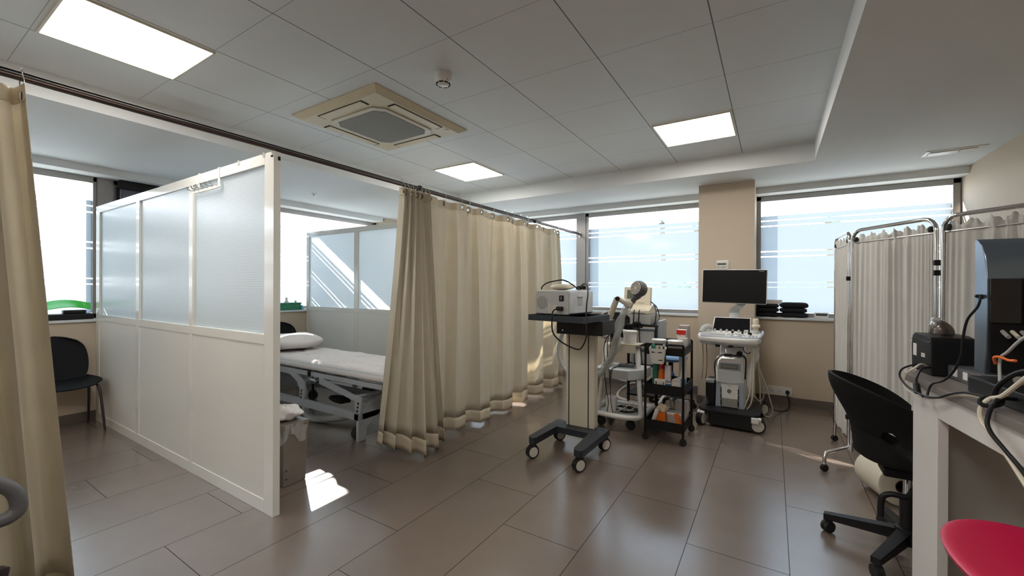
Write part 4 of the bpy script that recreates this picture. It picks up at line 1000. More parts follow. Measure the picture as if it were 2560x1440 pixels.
t = T('side_table', 'white narrow table against the window wall carrying the black hooded machine', 'table', (-1.5, 4.6, 0))
t.p('top', t.mb().box(-1.72, -1.28, 4.38, 4.82, 0.745, 0.765, 0.005), 'white_plastic')
for x in (-1.69, -1.31):
    for y in (4.41, 4.79): t.p('leg', t.mb().cyl((x, y, 0), (x, y, 0.746), 0.014, n=10), 'steel')
t.p('lower_rail', t.mb().tube([(-1.69, 4.42, 0.33), (-1.31, 4.42, 0.30)], 0.011, 8), 'steel')
t = T('hooded_machine', 'black dome-shaped machine with white upper trim on the side table', 'medical device', (-1.44, 4.6, 0.766))
arch = [(-1.65, 0.768), (-1.66, 0.90), (-1.635, 0.97), (-1.585, 1.015), (-1.51, 1.038), (-1.42, 1.038), (-1.33, 1.02), (-1.285, 0.98), (-1.27, 0.90), (-1.275, 0.768)]
t.p('hood', t.mb().prism(arch, 'y', 4.42, 4.76, 0.02), 'black_plastic')
t.p('trim', t.mb().tube([(-1.652, 4.425, 0.93), (-1.62, 4.42, 0.99), (-1.57, 4.42, 1.028), (-1.50, 4.42, 1.045), (-1.42, 4.42, 1.045), (-1.34, 4.42, 1.03), (-1.282, 4.425, 0.985)], 0.009, 8), 'white_plastic')
t.p('front_panel', t.mb().prism([(a * 0.86 - 0.20, 0.78 + (b - 0.77) * 0.8) for a, b in arch], 'y', 4.412, 4.425), 'black_gloss')
t.p('cuff', t.mb().box(-1.60, -1.50, 4.33, 4.41, 0.768, 0.80, 0.01), 'white_plastic')
single('strap_bundle', MB().tube([(-1.345, 4.36, 0.79), (-1.33, 4.34, 0.85), (-1.30, 4.35, 0.90), (-1.285, 4.36, 0.86), (-1.31, 4.33, 0.79), (-1.36, 4.35, 0.80)], 0.012, 8), 'black_matt', 'bundle of black straps beside the dome-shaped machine', 'straps', (-1.32, 4.36, 0.77))

t = T('stool', 'round pale blue stool seat on a dark column behind the black cart', 'stool', (-0.945, 4.78, 0))
t.p('seat', t.mb().lathe([(0.12, 0.505), (0.155, 0.515), (0.172, 0.54), (0.165, 0.56), (0.0001, 0.568)], (-0.945, 4.78, 0), 32), 'blue_pale')
t.p('column', t.mb().cyl((-0.945, 4.78, 0.08), (-0.945, 4.78, 0.51), 0.025, n=14), 'black_plastic')
for k in range(5):
    a = 2 * pi * k / 5 + 0.3; x, y = -0.945 + 0.24 * cos(a), 4.78 + 0.24 * sin(a)
    t.p('leg', t.mb().tube([(-0.945, 4.78, 0.10), (x, y, 0.075)], lambda q: 0.02 - 0.006 * q, 8), 'black_plastic'); caster(t, x, y, 0.025, 0.013, a, None, 0.07)
t = T('brace', 'dark blue padded L-shaped brace on the floor behind the black cart', 'brace', (-0.74, 4.42, 0))
t.p('pad', t.mb().tube([(-0.89, 4.42, 0.44), (-0.86, 4.42, 0.36), (-0.81, 4.42, 0.30), (-0.74, 4.42, 0.295), (-0.69, 4.42, 0.29), (-0.665, 4.42, 0.28)], lambda q: 0.042 + 0.01 * sin(pi * q), 14), 'navy_pad')
t.p('frame', t.mb().tube([(-0.92, 4.45, 0.44), (-0.89, 4.45, 0.20), (-0.87, 4.45, 0.0)], 0.008, 8), 'steel')
t.p('frame', t.mb().tube([(-0.69, 4.45, 0.25), (-0.69, 4.45, 0.0)], 0.008, 8), 'steel')
# ---------------------------------------------------------------- black three-tier cart and what it carries
kx0, kx1, ky0, ky1 = -0.925, -0.62, 3.63, 4.05
t = T('utility_cart', 'black metal three-tier utility cart crowded with tubs, bottles and boxes', 'cart', (-0.77, 3.84, 0))
for x in (kx0, kx1):
    for y in (ky0, ky1):
        t.p('post', t.mb().cyl((x, y, 0.058), (x, y, 0.825), 0.010, n=10), 'black_metal')
        caster(t, x, y, 0.029, 0.012, 0.4, None, 0.065, twin=False)
for z0, z1 in ((0.735, 0.80), (0.40, 0.485), (0.10, 0.18)):
    mb = t.mb(); mb.box(kx0, kx1, ky0, ky1, z0, z0 + 0.006)
    for b in ((kx0, kx1, ky0 - 0.004, ky0 + 0.002), (kx0, kx1, ky1 - 0.002, ky1 + 0.004), (kx0 - 0.004, kx0 + 0.002, ky0, ky1), (kx1 - 0.002, kx1 + 0.004, ky0, ky1)): mb.box(*b, z0, z1)
    t.p('shelf', mb, 'black_metal')
for y in (ky0, ky1):
    t.p('handle', t.mb().tube([(kx0, y, 0.79), (kx0, y, 0.822), (kx1, y, 0.826), (kx1, y, 0.79)], 0.009, 8, 5, smooth=False), 'black_metal')
Z1, Z2, Z3 = 0.7415, 0.4065, 0.1065
tub('tub', 'white lidded tub at the corner of the cart top shelf, behind the hanging bin', 'tub', -0.835, 3.73, Z1, 0.060, 0.115, 'white lidded tubs on the cart')
tub('tub', 'white lidded tub on the cart top shelf, next to the pale cartons', 'tub', -0.700, 3.72, Z1, 0.062, 0.115, 'white lidded tubs on the cart')
def carton(label, x0, x1, y0, y1, z0, z1, m, marks=(), rz=0, name='carton', flap=None, tilt=None):
    t = T(name, label, 'box', ((x0 + x1) / 2, (y0 + y1) / 2, z0))
    mb = t.mb(); mb.box(x0, x1, y0, y1, z0, z1, 0.0015, rz)
    if tilt: mb.rot(Matrix.Rotation(tilt, 4, 'Y'), ((x0 + x1) / 2, y0, z0))
    b = t.p('body', mb, m)
    for (u0, u1, v0, v1, mm) in marks:
        mb = t.mb(); mb.box(x0 + (x1 - x0) * u0, x0 + (x1 - x0) * u1, y0 - 0.0006, y0 + 0.0004, z0 + (z1 - z0) * v0, z0 + (z1 - z0) * v1)
        if rz: mb.rot(Matrix.Rotation(rz, 4, 'Z'), ((x0 + x1) / 2, (y0 + y1) / 2, z0))
        if tilt: mb.rot(Matrix.Rotation(tilt, 4, 'Y'), ((x0 + x1) / 2, y0, z0))
        t.p('print', mb, mm)
    if flap: t.p('flap', t.mb().grid(flap, 2, 2, thick=0.001), m)
    return t
carton('pale carton with dark print on the cart top shelf, below the taller grey box', -0.632, -0.628 + 0.0, 3.80, 3.80, 0, 0, 'card_white') if False else None
carton('pale carton with small dark print at the far end of the cart top shelf', -0.70, -0.632, 3.82, 3.93, Z1, 0.862, 'card_white', ((.2, .4, .6, .75, 'ink_dark'), (.5, .9, .3, .36, 'ink_grey')))
carton('red and white carton perched on the pale carton of the cart top shelf', -0.712, -0.638, 3.84, 3.92, 0.8635, 0.935, 'card_white', ((0, 1, .42, 1, 'red'), (.25, .5, .3, .36, 'ink_grey')))
carton('tall greyish cardboard box standing at the back corner of the cart top shelf', -0.715, -0.632, 3.945, 4.04, Z1, 0.965, 'card_grey')
# hanging bin on the cart front
t = T('hanging_bin', 'small white bin hooked over the front of the black cart, holding little bottles', 'bin', (-0.81, 3.58, 0.67))
mb = t.mb()
def hb(u, v):
    a = u * 2 * pi; n_ = 4.5; r = (abs(cos(a)) ** n_ + abs(sin(a)) ** n_) ** (-1 / n_); k = 0.70 + 0.30 * v ** 0.8
    return (-0.812 + cos(a) * r * 0.068 * k, 3.578 + sin(a) * r * 0.040 * k, 0.672 + 0.125 * v + 0.02 * v * max(0, sin(a)))
mb.grid(hb, 36, 10, closed_u=True, thick=0.003); mb.box(-0.855, -0.77, 3.553, 3.603, 0.670, 0.675, 0.002)
t.p('body', mb, 'white_plastic')
for x in (-0.855, -0.77): t.p('hook', t.mb().box(x - 0.008, x + 0.008, 3.615, 3.63, 0.77, 0.828, 0.002), 'white_plastic')
for x0, x1, z in ((-0.855, -0.825, 0.767), (-0.805, -0.77, 0.768), (-0.80, -0.768, 0.704)):
    t.p('slot', t.mb().box(x0, x1, 3.5375 + (0.797 - z) * 0.09, 3.5405 + (0.797 - z) * 0.09, z - 0.004, z + 0.004), 'dark_slot')
bottle('vial', 'little brown bottle in the white bin hooked on the cart', 'bottle', -0.797, 3.575, 0.70, 0.017, 0.095, 'olive', 0.02, 'olive', 'little brown bottles in the hanging bin')
bottle('vial', 'little dark olive bottle beside the brown one in the hooked white bin', 'bottle', -0.765, 3.577, 0.70, 0.014, 0.095, 'olive', 0.02, 'ink_dark', 'little brown bottles in the hanging bin')
single('wipe', MB().ball((-0.848, 3.58, 0.805), 0.024, 0.8, 0.7, 1.2, 12).jitter(0.004), 'teal', 'crumpled teal wipe poking out of the hooked white bin', 'wipe', (-0.848, 3.58, 0.78))
# middle shelf
bottle('bottle', 'dark green bottle on the middle cart shelf', 'bottle', -0.862, 3.74, Z2, 0.030, 0.235, 'teal', 0.015, 'teal', neck=0.8)
t = bottle('bottle', 'orange bottle on the middle cart shelf between the green bottle and a white box', 'bottle', -0.81, 3.72, Z2, 0.027, 0.215, 'orange', 0.03, 'red', neck=0.6)
t.p('label', t.mb().lathe([(0.0275, 0.04), (0.0278, 0.12)], (-0.81, 3.72, Z2), 24), 'orange')
carton('slim upright white box on the middle cart shelf', -0.782, -0.735, 3.70, 3.75, Z2, 0.635, 'card_white')
carton('low white carton with dark corner marks at the front of the middle cart shelf', -0.855, -0.765, 3.645, 3.69, Z2, 0.522, 'card_white', ((.12, .24, .68, .85, 'ink_dark'), (.8, .88, .45, .85, 'ink_dark'), (.35, .65, .35, .75, 'paper_label')))
carton('small blue and white box at the front of the middle cart shelf', -0.762, -0.718, 3.645, 3.69, Z2, 0.508, 'blue_box', ((0, 1, .88, 1, 'card_white'),))
carton('open-flapped pale carton at the front post of the middle cart shelf', -0.714, -0.648, 3.645, 3.70, Z2, 0.522, 'card_white', (), flap=lambda u, v: (-0.714 + 0.066 * u, 3.67, 0.522 + 0.045 * v * (0.25 + 0.75 * u)))
t = T('spray_bottle', 'spray bottle with blue label by the cart corner post', 'bottle', (-0.655, 3.80, Z2))
t.p('body', t.mb().lathe([(0.026, 0), (0.0265, 0.01), (0.0265, 0.13), (0.012, 0.175)], (-0.655, 3.80, Z2), 20), 'white_plastic')
t.p('label', t.mb().lathe([(0.0270, 0.035), (0.0272, 0.115)], (-0.655, 3.80, Z2), 20), 'blue')
t.p('nozzle', t.mb().lathe([(0.012, 0.17), (0.010, 0.20), (0.005, 0.245), (0.0001, 0.25)], (-0.655, 3.80, Z2), 14), 'white_lacquer')
bottle('bottle', 'tall white bottle standing behind the blue-labelled spray bottle', 'bottle', -0.668, 3.885, Z2, 0.032, 0.27, 'white_plastic', 0.03, 'white_lacquer', neck=0.92)
# bottom shelf
t = T('handset', 'white handset leaning among packaging on the bottom cart shelf', 'handset', (-0.885, 3.72, Z3))
mb = t.mb(); mb.box(-0.905, -0.868, 3.70, 3.74, Z3 + 0.006, Z3 + 0.155, 0.012); mb.rot(Matrix.Rotation(0.3, 4, 'Y'), (-0.885, 3.72, Z3 + 0.006)); t.p('body', mb, 'white_lacquer')
t.p('cord', t.mb().tube([(-0.88, 3.70, Z3 + 0.02), (-0.90, 3.68, Z3 + 0.035), (-0.86, 3.67, Z3 + 0.012), (-0.82, 3.68, Z3 + 0.03), (-0.86, 3.70, Z3 + 0.05), (-0.87, 3.71, Z3 + 0.12)], 0.003, 6), 'black_plastic')
t = carton('orange glove box on the bottom cart shelf with a pale glove spilling out', -0.85, -0.775, 3.71, 3.80, Z3, 0.225, 'orange')
mb = MB()
def glove(u, v):
    a = u * 2 * pi; b = (v - 0.5) * pi; r = 1 + 0.2 * sin(3 * a + 2 * b) + 0.13 * sin(5 * a - 4 * b)
    return (-0.81 + 0.043 * cos(b) * cos(a) * r, 3.745 + 0.035 * cos(b) * sin(a) * r, 0.255 + 0.034 * sin(b) * r)
mb.grid(glove, 30, 14, closed_u=True); bmesh.ops.remove_doubles(mb.b, verts=mb.b.verts[:], dist=0.0006)
single('glove', mb, 'latex', 'crumpled cream latex glove puffing out of the orange box', 'glove', (-0.81, 3.745, 0.226))
carton('long pale pinkish box lying on the bottom cart shelf', -0.772, -0.655, 3.74, 3.83, Z3, 0.235, 'card_grey', ((0, 1, .85, 1, 'card_white'),))
carton('white box at the back of the bottom cart shelf', -0.735, -0.635, 3.90, 4.0, Z3, 0.295, 'card_white')
carton('bright orange carton tilted against the cart corner', -0.668, -0.635, 3.70, 3.74, Z3 + 0.012, 0.24, 'orange', tilt=-0.33)
single('papers', MB().box(-0.80, -0.66, 3.65, 3.70, Z3, Z3 + 0.02, 0.006, 0.1), 'card_white', 'white folded paper lying flat at the front of the bottom cart shelf', 'paper', (-0.73, 3.675, Z3))

# ---------------------------------------------------------------- ultrasound machine
t = T('ultrasound_machine', 'wheeled ultrasound scanner with big black monitor, control panel and cream cables', 'ultrasound machine', (-0.34, 4.65, 0))
mb = t.mb(); mb.prism([(-0.60, 4.36), (-0.56, 4.29), (-0.14, 4.27), (-0.095, 4.33), (-0.075, 5.0), (-0.59, 5.0)], 'z', 0.135, 0.165, 0.008); t.p('base_plate', mb, 'black_plastic')
mb = t.mb(); mb.prism([(-0.535, 4.40), (-0.50, 4.30), (-0.16, 4.285), (-0.15, 4.40), (-0.15, 4.95), (-0.535, 4.95)], 'z', 0.018, 0.137, 0.01); t.p('base_skirt', mb, 'black_plastic')
for x, y, h in ((-0.575, 4.32, 1.25), (-0.115, 4.33, 0.25), (-0.09, 4.97, 0.9), (-0.57, 4.95, 1.2)):
    o = caster(t, x, y, 0.066, 0.026, h, 'hub_cream', 0.138)
for x, y in ((-0.575, 4.32), (-0.115, 4.33)): t.p('caster_guard', t.mb().box(x - 0.034, x + 0.034, y - 0.045, y + 0.03, 0.112, 0.140, 0.012), 'white_plastic')
t.p('brake_pedal', t.mb().box(-0.16, -0.10, 4.245, 4.27, 0.10, 0.15, 0.006), 'white_plastic')
body = t.p('tower', t.mb().prism([(-0.468, 0.163), (-0.462, 0.52), (-0.445, 0.605), (-0.42, 0.632), (-0.25, 0.638), (-0.228, 0.61), (-0.225, 0.163)], 'y', 4.45, 4.84, 0.012), 'white_plastic')
t.p('side_panel', t.mb().prism([(-0.466, 0.166), (-0.46, 0.40), (-0.425, 0.385), (-0.41, 0.34), (-0.415, 0.166)], 'y', 4.440, 4.452, 0.003), 'blue_grey', body)
t.p('side_panel', t.mb().prism([(-0.228, 0.166), (-0.23, 0.40), (-0.268, 0.385), (-0.278, 0.34), (-0.275, 0.166)], 'y', 4.440, 4.452, 0.003), 'blue_grey', body)
t.p('front_lid', t.mb().prism([(-0.452, 0.402), (-0.452, 0.515), (-0.243, 0.522), (-0.243, 0.406), (-0.345, 0.395)], 'y', 4.432, 4.452, 0.005), 'grey_light', body)
t.p('drive_recess', t.mb().box(-0.44, -0.255, 4.444, 4.452, 0.525, 0.588, 0.003), 'blue_grey', body)
t.p('drive_slot', t.mb().box(-0.42, -0.278, 4.438, 4.446, 0.535, 0.575, 0.002), 'grey_dark', body)
t.p('drive_face', t.mb().box(-0.415, -0.283, 4.434, 4.440, 0.541, 0.571, 0.002), 'vent_grey', body)
t.p('front_panel', t.mb().prism([(-0.412, 0.17), (-0.41, 0.34), (-0.425, 0.385), (-0.345, 0.378), (-0.268, 0.385), (-0.278, 0.34), (-0.275, 0.17)], 'y', 4.434, 4.452, 0.004), 'white_plastic', body)
t.p('air_grille', t.mb().box(-0.41, -0.278, 4.429, 4.436, 0.172, 0.255, 0.002), 'vent_grey', body)
for x in (-0.418, -0.272):
    for z0, z1 in ((0.185, 0.235), (0.245, 0.29), (0.297, 0.352)): t.p('vent_slot', t.mb().box(x - 0.004, x + 0.004, 4.431, 4.44, z0, z1), 'dark_slot', body)
for k in range(3): t.p('led', t.mb().cyl((-0.357 + 0.012 * k, 4.432, 0.372), (-0.357 + 0.012 * k, 4.436, 0.372), 0.003, n=8), 'ink_dark', body)
lg = t.p('logo', t.mb().cyl((-0.347, 4.4305, 0.325), (-0.347, 4.4345, 0.325), 0.0185, n=28), 'ink_dark', body)
mb = t.mb(); mb.torus((-0.347, 4.4302, 0.325), 0.0155, 0.0012, (0, 1, 0), 28, 6); t.p('logo_ring', mb, 'grey_light', body)
text('lettering', 'GE', 0.018, face_mtx(V((-0.347, 4.4300, 0.325)) - t.base, (1, 0, 0), (0, 0, 1)), 'grey_light', body)
t.p('neck', t.mb().prism([(-0.445, 0.60), (-0.435, 0.78), (-0.235, 0.78), (-0.225, 0.60)], 'y', 4.58, 4.82, 0.008), 'grey_light')
t.p('neck_module', t.mb().box(-0.39, -0.235, 4.545, 4.60, 0.655, 0.725, 0.012), 'white_plastic')
t.p('neck_knob', t.mb().cyl((-0.27, 4.515, 0.672), (-0.27, 4.55, 0.672), 0.025, 0.025, n=20), 'black_plastic')
t.p('neck_slot', t.mb().box(-0.38, -0.30, 4.5785, 4.582, 0.735, 0.748), 'grey_dark')
t.p('loose_lead', t.mb().tube([(-0.47, 4.50, 0.42), (-0.48, 4.49, 0.55), (-0.45, 4.49, 0.63), (-0.40, 4.50, 0.655), (-0.33, 4.50, 0.652), (-0.27, 4.50, 0.66), (-0.22, 4.50, 0.645), (-0.215, 4.50, 0.55), (-0.22, 4.50, 0.44)], 0.0065, 8), 'black_plastic')
t.p('lead_plug', t.mb().box(-0.40, -0.33, 4.485, 4.515, 0.64, 0.67, 0.008), 'black_plastic')
# console
def con(u, v):
    return None
mb = t.mb()
mb.prism([(-0.595, 4.70), (-0.625, 4.58), (-0.628, 4.44), (-0.605, 4.37), (-0.50, 4.335), (-0.35, 4.325), (-0.20, 4.33), (-0.115, 4.355), (-0.09, 4.43), (-0.09, 4.60), (-0.11, 4.70)], 'z', 0.780, 0.838, 0.018)
mb.rot(Matrix.Rotation(rad(9), 4, 'X'), (-0.35, 4.34, 0.80)); cs = t.p('console', mb, 'white_plastic')
RC = Matrix.Rotation(rad(9), 4, 'X'); CP = (-0.35, 4.34, 0.80)
def onc(name, fn, m, parent=cs):
    mb = t.mb(); fn(mb); mb.rot(RC, CP); return t.p(name, mb, m, parent)
onc('front_rest', lambda mb: mb.prism([(-0.60, 4.40), (-0.58, 4.365), (-0.49, 4.35), (-0.36, 4.345), (-0.20, 4.347), (-0.125, 4.37), (-0.11, 4.405), (-0.20, 4.40), (-0.26, 4.385), (-0.46, 4.388), (-0.50, 4.40)], 'z', 0.832, 0.843, 0.003), 'blue_grey')
onc('keyboard', lambda mb: mb.prism([(-0.60, 4.425), (-0.605, 4.50), (-0.39, 4.495), (-0.38, 4.42)], 'z', 0.836, 0.843, 0.002), 'grey_plastic')
for r_ in range(3):
    onc('key_row', lambda mb: [mb.box(-0.595 + 0.0205 * k + 0.004 * r_, -0.580 + 0.0205 * k + 0.004 * r_, 4.432 + 0.022 * r_, 4.449 + 0.022 * r_, 0.842, 0.8465, 0.001) for k in range(10)], 'grey_light')
tr = onc('trackball_ring', lambda mb: mb.lathe([(0.05, 0.836), (0.05, 0.8425), (0.036, 0.845), (0.034, 0.842)], (-0.295, 4.43, 0), 30), 'blue_grey')
onc('trackball', lambda mb: mb.ball((-0.295, 4.43, 0.838), 0.024, 1, 1, .6), 'white_lacquer', tr)
for k in range(7):
    a = pi * (0.05 + 0.15 * k); onc('button', lambda mb: mb.lathe([(0.008, 0.838), (0.008, 0.846), (0.0001, 0.847)], (-0.295 + 0.072 * cos(a), 4.435 + 0.055 * sin(a), 0), 12), 'grey_light')
for k in range(6): onc('knob', lambda mb: mb.lathe([(0.0105, 0.838), (0.010, 0.864), (0.0001, 0.866)], (-0.485 + 0.052 * k, 4.56, 0), 14), 'grey_light')
for k, (x, y) in enumerate(((-0.33, 4.53), (-0.245, 4.525), (-0.19, 4.515), (-0.175, 4.49))): onc('slider', lambda mb: mb.box(x - 0.009, x + 0.009, y - 0.008, y + 0.008, 0.838, 0.862, 0.003), 'black_plastic')
for k in range(9): onc('button', lambda mb: mb.box(-0.19 + 0.027 * (k % 3), -0.172 + 0.027 * (k % 3), 4.405 + 0.022 * (k // 3), 4.417 + 0.022 * (k // 3), 0.837, 0.8435, 0.002), 'blue_grey' if k == 1 else 'grey_plastic')
onc('console_lip', lambda mb: mb.prism([(-0.60, 4.385), (-0.52, 4.345), (-0.35, 4.332), (-0.18, 4.342), (-0.11, 4.375), (-0.12, 4.50), (-0.59, 4.50)], 'z', 0.762, 0.784, 0.008), 'grey_plastic')
for x in (-0.44, -0.33): onc('cable_hook', lambda mb: mb.box(x - 0.02, x + 0.02, 4.33, 4.352, 0.748, 0.772, 0.003), 'black_plastic')
onc('end_grip', lambda mb: mb.tube([(-0.10, 4.38, 0.84), (-0.082, 4.41, 0.865), (-0.08, 4.50, 0.872), (-0.085, 4.56, 0.85)], 0.011, 10), 'blue_grey')
# touch panel and monitor
RT = Matrix.Rotation(rad(-22), 4, 'X'); TP = (-0.345, 4.60, 0.875)
mb = t.mb(); mb.prism([(-0.520, 0.868), (-0.502, 1.022), (-0.180, 1.022), (-0.180, 0.868)], 'y', 4.60, 4.625, 0.005); mb.rot(RT, TP); tp = t.p('touch_panel', mb, 'white_plastic')
mb = t.mb(); mb.prism([(-0.509, 0.878), (-0.493, 1.013), (-0.188, 1.013), (-0.188, 0.878)], 'y', 4.597, 4.6025); mb.rot(RT, TP); t.p('touch_screen', mb, 'black_gloss', tp)
mb = t.mb(); mb.box(-0.232, -0.20, 4.5955, 4.5975, 0.883, 0.897); mb.rot(RT, TP); t.p('sticker', mb, 'card_white', tp)
t.p('monitor_post', t.mb().lathe([(0.047, 1.0), (0.049, 1.01), (0.046, 1.058), (0.03, 1.064)], (-0.325, 4.70, 0), 24), 'grey_light')
t.p('post_base', t.mb().cyl((-0.325, 4.70, 0.82), (-0.325, 4.70, 1.002), 0.034, n=16), 'grey_light')
mb = t.mb(); mb.prism([(-0.372, 1.056), (-0.372, 1.085), (-0.29, 1.155), (-0.235, 1.21), (-0.175, 1.21), (-0.205, 1.165), (-0.285, 1.085), (-0.29, 1.056)], 'y', 4.665, 4.735, 0.008); t.p('monitor_arm', mb, 'grey_light')
RM = Matrix.Rotation(rad(-2), 4, 'Z'); MP = (-0.326, 4.62, 1.3)
def mon(name, fn, m, parent=None):
    mb = t.mb(); fn(mb); mb.rot(RM, MP); mb.rot(Matrix.Rotation(rad(1.2), 4, 'Y'), MP); return t.p(name, mb, m, parent)
mn = mon('monitor', lambda mb: mb.box(-0.612, -0.047, 4.602, 4.645, 1.150, 1.484, 0.012), 'white_plastic')
mon('screen', lambda mb: mb.box(-0.606, -0.053, 4.598, 4.606, 1.157, 1.479, 0.006), 'screen_black', mn)
mon('monitor_back', lambda mb: mb.box(-0.45, -0.16, 4.64, 4.675, 1.19, 1.42, 0.012), 'grey_light', mn)
mon('model_mark', lambda mb: mb.box(-0.115, -0.075, 4.5972, 4.5984, 1.463, 1.468), 'ink_grey', mn)
# probes
def probe(label_, x, y, z, m1, m2, sc_=1.0):
    h = t.p('probe_holder', t.mb().lathe([(0.026, z - 0.055), (0.032, z - 0.01), (0.030, z + 0.004), (0.022, z)], (x, y, 0), 20), m2)
    t.p('probe', t.mb().lathe([(0.020, z - 0.01), (0.024, z + 0.03 * sc_), (0.036, z + 0.038 * sc_), (0.037, z + 0.052 * sc_), (0.026, z + 0.062 * sc_), (0.027, z + 0.105 * sc_), (0.018, z + 0.118 * sc_), (0.0001, z + 0.12 * sc_)], (x, y, 0), 22), m1)
probe('', -0.137, 4.56, 0.895, 'cream_plastic', 'grey_light'); 
t.p('probe', t.mb().tube([(-0.60, 4.50, 0.862), (-0.58, 4.53, 0.905), (-0.54, 4.55, 0.918), (-0.51, 4.56, 0.90)], lambda q: 0.022 + 0.006 * sin(pi * q), 12), 'grey_plastic')
t.p('probe_holder', t.mb().lathe([(0.03, 0.835), (0.036, 0.862), (0.03, 0.87)], (-0.575, 4.53, 0), 18), 'white_plastic')
# cream probe cables
for pts in (((-0.135, 4.50, 0.80), (-0.115, 4.58, 0.58), (-0.045, 4.72, 0.32), (0.0, 4.80, 0.12), (-0.01, 4.82, 0.055), (-0.04, 4.82, 0.03), (-0.075, 4.80, 0.06), (-0.10, 4.75, 0.17), (-0.105, 4.68, 0.40), (-0.14, 4.62, 0.70)),
            ((-0.13, 4.55, 0.78), (-0.10, 4.68, 0.45), (-0.075, 4.78, 0.30), (-0.08, 4.85, 0.20), (-0.12, 4.85, 0.17), (-0.17, 4.80, 0.30), (-0.16, 4.60, 0.66)),
            ((-0.16, 4.42, 0.76), (-0.165, 4.40, 0.55), (-0.175, 4.40, 0.36), (-0.205, 4.41, 0.24), (-0.222, 4.44, 0.18)),
            ((-0.15, 4.42, 0.75), (-0.15, 4.40, 0.52), (-0.155, 4.40, 0.33), (-0.17, 4.42, 0.23), (-0.20, 4.44, 0.175))):
    t.p('probe_cable', t.mb().tube(pts, 0.0062, 8, 8), 'cable_white')
for x in (-0.578, -0.545): t.p('probe_cable', t.mb().tube([(x, 4.40, 0.77), (x + 0.008, 4.39, 0.65), (x + 0.004, 4.40, 0.52), (x - 0.006, 4.41, 0.42)], 0.005, 6), 'olive')
def slv(cx_, cy_, z0, z1, r, sd):
    def f(u, v):
        a = 2 * pi * u; z = z1 + (z0 - z1) * v; rr = r * (1 + 0.25 * sin(3 * a + sd + 9 * v) + 0.2 * sin(5 * a - 14 * v))
        return (cx_ + 0.02 * sin(5 * v + sd) + cos(a) * rr, cy_ + sin(a) * rr * 0.7, z)
    return f
t.p('plastic_sleeve', t.mb().grid(slv(-0.155, 4.44, 0.34, 0.76, 0.026, 1.0), 16, 40, closed_u=True), 'plastic_clear')
t.p('plastic_sleeve', t.mb().grid(slv(-0.19, 4.46, 0.25, 0.44, 0.034, 3.0), 16, 20, closed_u=True), 'plastic_thin')
t.p('plastic_sleeve', t.mb().grid(lambda u, v: (-0.592 + 0.006 * sin(9 * v) + 0.052 * max(0, v - 0.72) / 0.28 + 0.024 * cos(2 * pi * u) * (1 + 0.2 * sin(6 * v)), 4.385 + 0.012 * sin(2 * pi * u), 0.78 - 0.59 * v), 14, 30, closed_u=True), 'plastic_thin')
t.p('accessory_pouch', t.mb().box(-0.555, -0.474, 4.44, 4.70, 0.168, 0.40, 0.014), 'black_plastic')
t.p('pouch_wrap', t.mb().box(-0.553, -0.476, 4.437, 4.55, 0.385, 0.412, 0.006).jitter(0.004), 'plastic_clear')
t.p('console_cable', t.mb().tube([(-0.235, 4.40, 0.77), (-0.225, 4.39, 0.72), (-0.195, 4.385, 0.70), (-0.17, 4.385, 0.715)], 0.004, 6), 'black_plastic')
t.p('mains_cable', t.mb().tube([(-0.10, 4.95, 0.16), (-0.02, 5.02, 0.085), (0.03, 5.12, 0.03), (0.09, 5.22, 0.007), (0.14, 5.32, 0.012), (0.155, 5.42, 0.05), (0.145, 5.495, 0.10), (0.14, 5.51, 0.145)], 0.006, 8), 'black_plastic')
t.p('mains_plug', t.mb().cyl((0.14, 5.495, 0.15), (0.14, 5.529, 0.15), 0.019, n=18), 'black_plastic')

# ---------------------------------------------------------------- on and against the back wall
t = T('socket_strip', 'white four-gang wall socket strip just above the skirting, one socket in use', 'socket', (0.034, YB, 0.15))
pl = t.p('plate', t.mb().box(-0.118, 0.186, YB - 0.030, YB - 0.0005, 0.103, 0.197, 0.004), 'white_lacquer')
for k in range(4):
    x = -0.078 + 0.0725 * k
    s_ = t.p('socket', t.mb().cyl((x, YB - 0.0312, 0.15), (x, YB - 0.0285, 0.15), 0.0205, n=20), 'grey_light', pl)
t = T('thermostat', 'small white wall thermostat with grey display on the column above the monitor', 'thermostat', (-0.475, 5.11, 1.56))
t.p('backplate', t.mb().box(-0.532, -0.412, 5.094, 5.1095, 1.51, 1.608, 0.003), 'white_plastic')
b_ = t.p('body', t.mb().box(-0.53, -0.428, 5.083, 5.096, 1.532, 1.587, 0.003), 'white_lacquer')
t.p('display', t.mb().box(-0.522, -0.436, 5.0815, 5.084, 1.553, 1.577), 'lcd_grey', b_)
for x in (-0.51, -0.46): t.p('button', t.mb().box(x - 0.012, x + 0.012, 5.0815, 5.084, 1.538, 1.545), 'grey_plastic', b_)
def folded(label, x0, x1, y0, y1, z0, z1, rz):
    mb = MB(); cx_, cy_ = (x0 + x1) / 2, (y0 + y1) / 2; hx, hy = (x1 - x0) / 2, (y1 - y0) / 2
    def f(u, v):
        a = 2 * pi * u; b = (v - 0.5) * pi; e = lambda q, p: math.copysign(abs(q) ** p, q)
        return (cx_ + hx * e(cos(b), 0.35) * e(cos(a), 0.35) * (1 + 0.015 * sin(5 * a)), cy_ + hy * e(cos(b), 0.35) * e(sin(a), 0.35), (z0 + z1) / 2 + (z1 - z0) / 2 * e(sin(b), 0.8) + 0.002 * sin(14 * u * pi))
    mb.grid(f, 40, 12, closed_u=True); bmesh.ops.remove_doubles(mb.b, verts=mb.b.verts[:], dist=0.0008)
    mb.rot(Matrix.Rotation(rz, 4, 'Z'), (cx_, cy_, 0))
    return single('folded_garment', mb, 'garment_black', label, 'garment', (cx_, cy_, z0), 'folded black garments on the sill')
fx = [('bottom', 0.975, 1.028), ('middle', 1.029, 1.080), ('top', 1.081, 1.142)]
